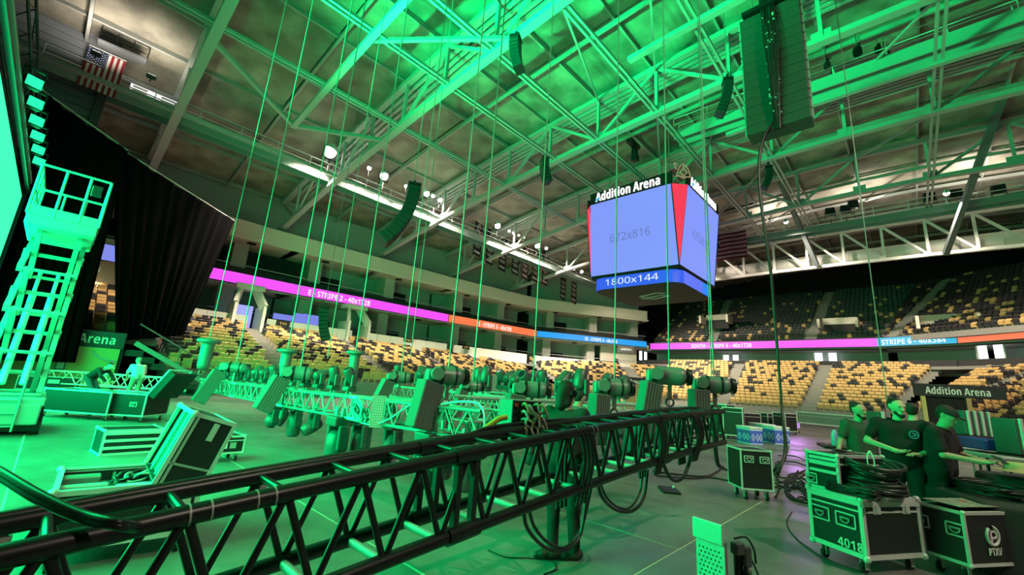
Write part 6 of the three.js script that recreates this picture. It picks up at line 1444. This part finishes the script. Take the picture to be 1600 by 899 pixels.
  parts(t, 'eye', [-1, 1].map(q => new THREE.SphereGeometry(0.0105, 8, 6).translate(...H_(q * 0.032, 0.018, 0.086).toArray())), M.blackPaint);
  // shirt
  const sh = 0.014, sl = o.sleeve ?? 0.62, shirt = [];
  const lean = P.chest.clone().sub(P.pelvis);
  for (const q of [-1, 1]) { shirt.push([P.chest.clone().add(V3(q * 0.075 * s * bk, 0.03, 0)), P.pelvis.clone().add(V3(q * 0.065 * s * bk, 0.0, 0)), (0.1 + sh) * s * bk, (0.105 + sh) * s * bk, 0.06]); shirt.push([P.chest.clone().add(V3(q * 0.06, 0.08, 0)), P[q > 0 ? 'sl' : 'sr'], (0.075 + sh) * s, (0.058 + sh) * s, 0.06]); }
  shirt.push([P.neck.clone().lerp(P.chest, 0.25), P.chest, 0.062 * s, 0.1 * s, 0.06]);
  if (o.belly) shirt.push([P.chest.clone().lerp(P.pelvis, 0.5).add(V3(0, 0, 0.05 * s)), P.pelvis.clone().add(V3(0, 0.06, 0.06 * s)), 0.11 * s * bk, 0.12 * s * bk, 0.08]);
  for (const [a, b, c] of [['sl', 'el', 'wl'], ['sr', 'er', 'wr']]) {
    if (sl <= 1) shirt.push([P[a], P[a].clone().lerp(P[b], sl), (0.055 + sh) * s, (0.052 + sh) * s, 0.04]);
    else { shirt.push([P[a], P[b], (0.055 + sh) * s, (0.045 + sh) * s, 0.04], [P[b], P[b].clone().lerp(P[c], 0.92), (0.045 + sh) * s, (0.03 + sh) * s, 0.03]); }
  }
  part(t, 'shirt', meshField(shirt, 0.013, 0.05), o.shirt || M.shirtBlack);
  // trousers
  const tr = [], ln = o.shorts ? 0.98 : 2;
  for (const [a, b, c] of [['hl', 'kl', 'al'], ['hr', 'kr', 'ar']]) {
    tr.push([P.pelvis.clone().add(V3(0, 0.03, 0)), P[a], 0.112 * s * bk, 0.105 * s * bk, 0.06], [P[a], P[b], 0.098 * s * bk, 0.07 * s]);
    if (!o.shorts) tr.push([P[b], P[c].clone().lerp(P[b], 0.05), 0.07 * s, 0.058 * s]);
  }
  part(t, 'trousers', meshField(tr, 0.014, 0.05), o.trousers || M.dark);
  for (const a of ['al', 'ar']) { const k = P[a], f = o.foot ? V3(...o.foot) : V3(0, 0, 1); part(t, 'shoe', meshField([[k.clone().setY(k.y - 0.035 * s).addScaledVector(f, -0.05), k.clone().setY(k.y - 0.045 * s).addScaledVector(f, 0.1), 0.046 * s, 0.043 * s], [k.clone().setY(k.y - 0.05 * s).addScaledVector(f, 0.1), k.clone().setY(k.y - 0.055 * s).addScaledVector(f, 0.17), 0.042 * s, 0.032 * s], [k.clone(), k.clone().setY(k.y - 0.04), 0.045 * s, 0.046 * s]], 0.009, 0.03), o.shoe || M.shoe); }
  // hair or cap
  if (o.cap) {
    const c = new THREE.SphereGeometry(0.104 * s, 20, 10, 0, 6.2832, 0, 1.5); c.scale(0.96, 0.95, 1.1); c.translate(0, 0.03, -0.004);
    const b = new THREE.CylinderGeometry(0.085, 0.085, 0.012, 18, 1, false, -1.2, 2.4).scale(0.9, 1, 1.5).translate(0, 0.045, 0.06);
    if (o.capBack) b.rotateY(Math.PI);
    const g = mg([c, b]); g.applyQuaternion(hq); g.translate(P.head.x, P.head.y, P.head.z); part(t, 'cap', g, o.cap);
  }
  if (o.hair !== null) {
    const hb = [[H_(0, 0.055, -0.03), H_(0, 0.058, -0.012), 0.086, 0.083], [H_(0, 0.01, -0.04), H_(0, 0.05, -0.035), 0.074, 0.083]];
    if (o.longHair) hb.push([H_(0, 0.0, -0.06), H_(0, -0.13, -0.07), 0.078, 0.06], [H_(0.05, 0.0, -0.02), H_(0.06, -0.1, -0.03), 0.05, 0.04], [H_(-0.05, 0.0, -0.02), H_(-0.06, -0.1, -0.03), 0.05, 0.04]);
    if (o.hair !== undefined || !o.cap) part(t, 'hair', meshField(hb, 0.008, 0.03), o.hair || M.hair);
  }
  if (o.beard) part(t, 'beard', meshField([[H_(-0.05, -0.06, 0.03), H_(0, -0.1, 0.065), 0.024, 0.03], [H_(0.05, -0.06, 0.03), H_(0, -0.1, 0.065), 0.024, 0.03], [H_(-0.02, -0.048, 0.088), H_(0.02, -0.048, 0.088), 0.008, 0.008]], 0.006, 0.02), M.hair);
  return Object.assign(t, { P, H_ });
}
// facing: turn so that local +z points along a world direction
const faceDir = (x, z) => Math.atan2(x, z);
const TOCAM = p => faceDir(EYE.x - p.x, EYE.z - p.z);

// 1 crouching worker in black with a pale cap band
{
  const p = onD(138, 640, 17.0).setY(0), a = TOCAM(p);
  person('worker in black bending over the long case, pale cap, seen from the side', p, a + 0.9, { shirt: M.shirtBlack, trousers: M.jeans, sleeve: 1.5, cap: std(0.55, 0.56, 0.52, 0.8), nod: 0.7, bulk: 1.15, hair: M.hair,
    pose: { pelvis: [0, 0.86, -0.28], chest: [0, 1.1, 0.05], neck: [0, 1.24, 0.22], head: [0, 1.33, 0.34], sl: [0.2, 1.17, 0.15], sr: [-0.2, 1.17, 0.15], el: [0.26, 0.95, 0.32], er: [-0.24, 0.93, 0.3], wl: [0.16, 0.78, 0.46], wr: [-0.15, 0.76, 0.46], hl: [0.1, 0.84, -0.26], hr: [-0.1, 0.84, -0.26], kl: [0.13, 0.48, 0.0], kr: [-0.12, 0.47, -0.02], al: [0.12, 0.09, -0.12], ar: [-0.12, 0.09, -0.16] } });
}
// 2 worker in white seen from behind, leaning forward
{
  const p = onD(203, 630, 17.6).setY(0), a = TOCAM(p);
  person('worker in a white shirt and pale trousers seen from behind, leaning forward', p, a + Math.PI + 0.35, { shirt: M.shirtWhite, trousers: M.khaki, sleeve: 0.8, hair: std(0.3, 0.28, 0.24, 0.9), nod: 0.5, bulk: 1.12, s: 1.03,
    pose: { pelvis: [0, 0.93, -0.1], chest: [0, 1.25, 0.04], neck: [0, 1.42, 0.13], head: [0, 1.55, 0.21], sl: [0.19, 1.35, 0.1], sr: [-0.19, 1.35, 0.1], el: [0.28, 1.08, 0.12], er: [-0.27, 1.08, 0.1], wl: [0.2, 0.9, 0.3], wr: [-0.2, 0.88, 0.3], hl: [0.1, 0.9, -0.1], hr: [-0.1, 0.9, -0.1], kl: [0.12, 0.5, 0.04], kr: [-0.12, 0.5, -0.02], al: [0.14, 0.09, -0.02], ar: [-0.13, 0.09, -0.12] } });
}
// 3 person in black behind the foreground truss, legs seen below it
{
  const p = onH(872, 868, 0), a = TOCAM(p);
  p.copy(onH(876, 874, 0));
  const t = person('person in black with long dark hair and a headset standing behind the foreground truss', p, a + Math.PI - 0.35, { s: 0.985, shirt: std(0.02, 0.03, 0.026, 0.9), trousers: std(0.016, 0.018, 0.02, 0.9), sleeve: 1.5, hair: M.hair, longHair: true, yaw: -0.5, nod: 0.15, foot: [0.8, 0, -0.5],
    pose: { al: [0.07, 0.09, -0.06], ar: [-0.12, 0.09, 0.06], el: [0.25, 1.15, 0.04], er: [-0.25, 1.15, 0.04], wl: [0.12, 1.0, 0.24], wr: [-0.12, 1.0, 0.24] } });
  const g = mg([new THREE.TorusGeometry(0.105, 0.008, 6, 20, Math.PI).translate(0, 0.03, 0), new THREE.CylinderGeometry(0.04, 0.04, 0.03, 14).rotateZ(Math.PI / 2).translate(0.1, 0.01, 0), new THREE.CylinderGeometry(0.04, 0.04, 0.03, 14).rotateZ(Math.PI / 2).translate(-0.1, 0.01, 0)]);
  g.rotateY(-0.5); g.translate(t.P.head.x, t.P.head.y, t.P.head.z); part(t, 'headset', g, M.blackPaint);
}
// 4 person with a hood and pale cap bending behind
{
  const p = onD(893, 640, 7.2).setY(0), a = TOCAM(p);
  person('person in a grey hooded top and pale cap, half hidden behind the headset wearer', p, a + Math.PI - 0.7, { shirt: M.hoodie, trousers: M.jeans, sleeve: 1.5, cap: std(0.5, 0.52, 0.48, 0.8), nod: 0.4, hair: M.hair, bulk: 1.1, s: 0.97,
    pose: { chest: [0, 1.24, 0.06], neck: [0, 1.41, 0.14], head: [0, 1.54, 0.2], sl: [0.19, 1.35, 0.1], sr: [-0.19, 1.35, 0.1] } });
}
// 5 to 8: the group at the right, lit from the left
{
  let p = onD(1347, 700, 6.9).setY(0), a = TOCAM(p);
  person('man in a dark green shirt with small white lettering, leftmost of the right hand group', p, a + 0.55, { shirt: M.shirtGreen, trousers: M.dark, sleeve: 0.62, skin: M.skinTan, beard: true, yaw: 0.35, bulk: 1.08, s: 1.0, belly: 0,
    pose: { el: [0.29, 1.14, 0.02], er: [-0.3, 1.14, 0.0], wl: [0.2, 0.98, 0.22], wr: [-0.42, 0.94, 0.1] } });
  p = onD(1410, 700, 6.2).setY(0); a = TOCAM(p);
  const m = person('bearded man in a black shirt with a round blue emblem, hands together', p, a + 0.12, { shirt: M.shirtBlack, trousers: std(0.02, 0.024, 0.024, 0.9), sleeve: 0.62, beard: true, yaw: 0.5, bulk: 1.22, belly: 1, s: 1.05,
    pose: { sl: [0.23, 1.41, 0], sr: [-0.23, 1.41, 0], el: [0.37, 1.16, 0.04], er: [-0.36, 1.16, 0.04], wl: [0.12, 1.06, 0.3], wr: [-0.1, 1.08, 0.32], handl: [-0.7, 0.05, 0.5], handr: [0.7, 0.0, 0.5] } });
  const tex = canvasTex(128, 128, (c) => { c.fillStyle = '#0a1c22'; c.beginPath(); c.arc(64, 64, 62, 0, 7); c.fill(); c.strokeStyle = '#2f9ec0'; c.lineWidth = 12; c.beginPath(); c.arc(64, 64, 48, 0, 7); c.stroke(); c.beginPath(); c.moveTo(40, 80); c.lineTo(64, 40); c.lineTo(88, 80); c.stroke(); });
  part(m, 'shirt_emblem', new THREE.CylinderGeometry(0.065, 0.065, 0.008, 24).rotateX(Math.PI / 2).rotateY(0.2).translate(0.12, 1.36, 0.158), new THREE.MeshStandardMaterial({ map: tex, roughness: 0.8 }));
  p = onD(1432, 690, 7.2).setY(0); a = TOCAM(p);
  person('dark clothed person seen from behind between the two front men', p, a + Math.PI - 0.3, { shirt: M.dark, trousers: M.dark, hair: M.hair, s: 1.03 });
  p = onD(1466, 700, 5.9).setY(0); a = TOCAM(p);
  const r = person('man in a black shirt and dark cap, looking down at his hands', p, a + 1.25, { shirt: M.shirtBlack, trousers: std(0.014, 0.015, 0.018, 0.9), sleeve: 0.75, cap: std(0.012, 0.013, 0.015, 0.85), nod: 0.45, bulk: 1.15, s: 1.03, hair: M.hair, skin: M.skinTan,
    pose: { chest: [0, 1.27, 0.03], neck: [0, 1.45, 0.08], head: [0, 1.585, 0.13], sl: [0.21, 1.39, 0.05], sr: [-0.21, 1.39, 0.05], el: [0.24, 1.12, 0.12], er: [-0.24, 1.12, 0.12], wl: [0.08, 1.08, 0.40], wr: [-0.08, 1.08, 0.40], handl: [-0.2, 0.05, 1], handr: [0.2, 0.05, 1] } });
  const ph = single('mobile_phone', 'flat dark phone held by the man in the dark cap', 'phone', rbox(0.075, 0.15, 0.009, 0.004, 0, 0, 0, 0, -1.0), M.blackPaint, V3(0, 1.13, 0.54).multiplyScalar(1.03).applyAxisAngle(UPV, r.rotation.y).add(r.position), r.rotation.y);
}
// gear behind and beside the group
{
  const bt = (px, py, d, w, h, l, n) => { const p = onD(px, py, d), t = thing('striped_case', l, 'case', p, -0.7); part(t, 'body', rbox(w, h, 0.3, 0.02), M.mover); for (let k = 0; k < n; k++) part(t, 'aluminium_strip', rbox(w / n * 0.35, h * 1.02, 0.03, 0.006, -w / 2 + w / n * (k + 0.5), 0, 0.16), M.alu); return t; };
  bt(1516, 661, 8.6, 0.62, 0.45, 'row of upright aluminium edged cases standing behind the man in the cap', 4); bt(1584, 682, 6.4, 0.3, 0.5, 'aluminium edged upright case at the right edge of the photo', 2); bt(1370, 658, 9.5, 0.2, 0.4, 'narrow aluminium edged case behind the green shirted man', 1);
  for (const [px, py, d, w, hh, l] of [[1516, 661, 8.6, 0.9, 0.45, 'behind the man in the cap'], [1584, 682, 6.4, 0.5, 0.5, 'at the right edge'], [1370, 658, 9.5, 0.5, 0.4, 'behind the green shirted man']]) {
    const q = onD(px, py, d), tb = thing('case_stand', `dark folding table carrying upright aluminium edged cases ${l}`, 'table', q.clone().setY(0), -0.7), y = q.y - hh / 2;
    part(tb, 'tabletop', rbox(w, 0.05, 0.6, 0.015, 0, y - 0.035, 0), M.blackPaint); for (const x of [-1, 1]) for (const z of [-1, 1]) part(tb, 'leg', bar(V3(x * (w / 2 - 0.06), 0, z * 0.24), V3(x * (w / 2 - 0.06), y - 0.05, z * 0.24), 0.02), M.blackPaint);
  }
  let p = onD(1538, 694, 6.8), t = thing('blue_case', 'plain blue case lying flat on the table right of the man in the cap', 'case', p, 0.5); part(t, 'body', rbox(0.62, 0.16, 0.42, 0.03), M.blue); part(t, 'handle', box(0.14, 0.03, 0.03, 0, 0.02, 0.23), M.blackPaint);
  p = onD(1540, 706, 6.8); t = thing('work_table', 'dark folding table under the blue case', 'table', p.clone().setY(0), 0.5); part(t, 'tabletop', rbox(1.7, 0.05, 0.75, 0.015, 0, p.y - 0.03, 0), M.aluDull); for (const x of [-0.75, 0.75]) for (const z of [-0.3, 0.3]) part(t, 'leg', bar(V3(x, 0, z), V3(x, p.y - 0.05, z), 0.02), M.aluDull);
  p = onD(1555, 775, 5.4); t = thing('draped_crate', 'dark covered crate heaped with black cable at the right edge', 'crate', p.clone().setY(0), 0.4); part(t, 'body', rbox(1.2, p.y, 0.9, 0.08, 0, p.y / 2, 0), M.dark);
  for (let k = 0; k < 9; k++) { const pts = []; for (let i = 0; i < 10; i++) { const a = i * 0.7 + k; pts.push(V3(rr(-0.1, 0.1) + (0.3 + 0.05 * k / 3) * Math.cos(a), p.y + 0.02 + k * 0.012, 0.3 * Math.sin(a))); } part(t, 'heaped_cable', tube(pts, 0.014, 6, 50), M.cable); }
  p = onD(1592, 737, 5.6); single('straw_hat', 'tan woven hat shape lying on the dark gear at the right edge', 'hat', lathe([[0, 0.11], [0.08, 0.105], [0.11, 0.06], [0.12, 0.015], [0.22, 0.0], [0.22, -0.008], [0, -0.008]], 24), std(0.5, 0.38, 0.2, 0.8), p);
  p = onD(1590, 752, 5.8); t = thing('dark_gear_pile', 'dark pile of road gear under the tan hat at the right edge', 'gear', p.clone().setY(0), 0.2); part(t, 'trunk', rbox(1.0, p.y - 0.06, 0.8, 0.05, 0, (p.y - 0.06) / 2, 0), M.casePanel); part(t, 'soft_bag', rbox(0.8, 0.16, 0.6, 0.07, 0, p.y - 0.02, 0), M.dark);
  p = onD(1305, 690, 8.6); t = thing('hand_truck', 'wheeled dark trolley with blue bottles left of the green shirted man', 'trolley', p.clone().setY(0), 0.3); part(t, 'deck', rbox(0.7, 0.06, 0.5, 0.02, 0, p.y - 0.1, 0), M.blackPaint); for (const x of [-0.28, 0.28]) part(t, 'wheel', new THREE.TorusGeometry(0.2, 0.05, 8, 20).translate(x, 0.25, 0.3), M.rubber); part(t, 'frame', [bar(V3(-0.3, 0.2, 0.25), V3(-0.3, p.y + 0.4, 0.2), 0.02), bar(V3(0.3, 0.2, 0.25), V3(0.3, p.y + 0.4, 0.2), 0.02)], M.aluDull);
  for (const [x, l] of [[-0.12, 'left'], [0.1, 'right']]) single('water_bottle', `blue capped clear water bottle on the trolley, ${l} one`, 'bottle', lathe([[0, 0], [0.045, 0], [0.045, 0.2], [0.02, 0.25], [0.02, 0.28], [0, 0.28]], 14), std(0.25, 0.4, 0.65, 0.3), p.clone().add(V3(x, -0.07, 0)));
}
renderer.render(scene, camera);
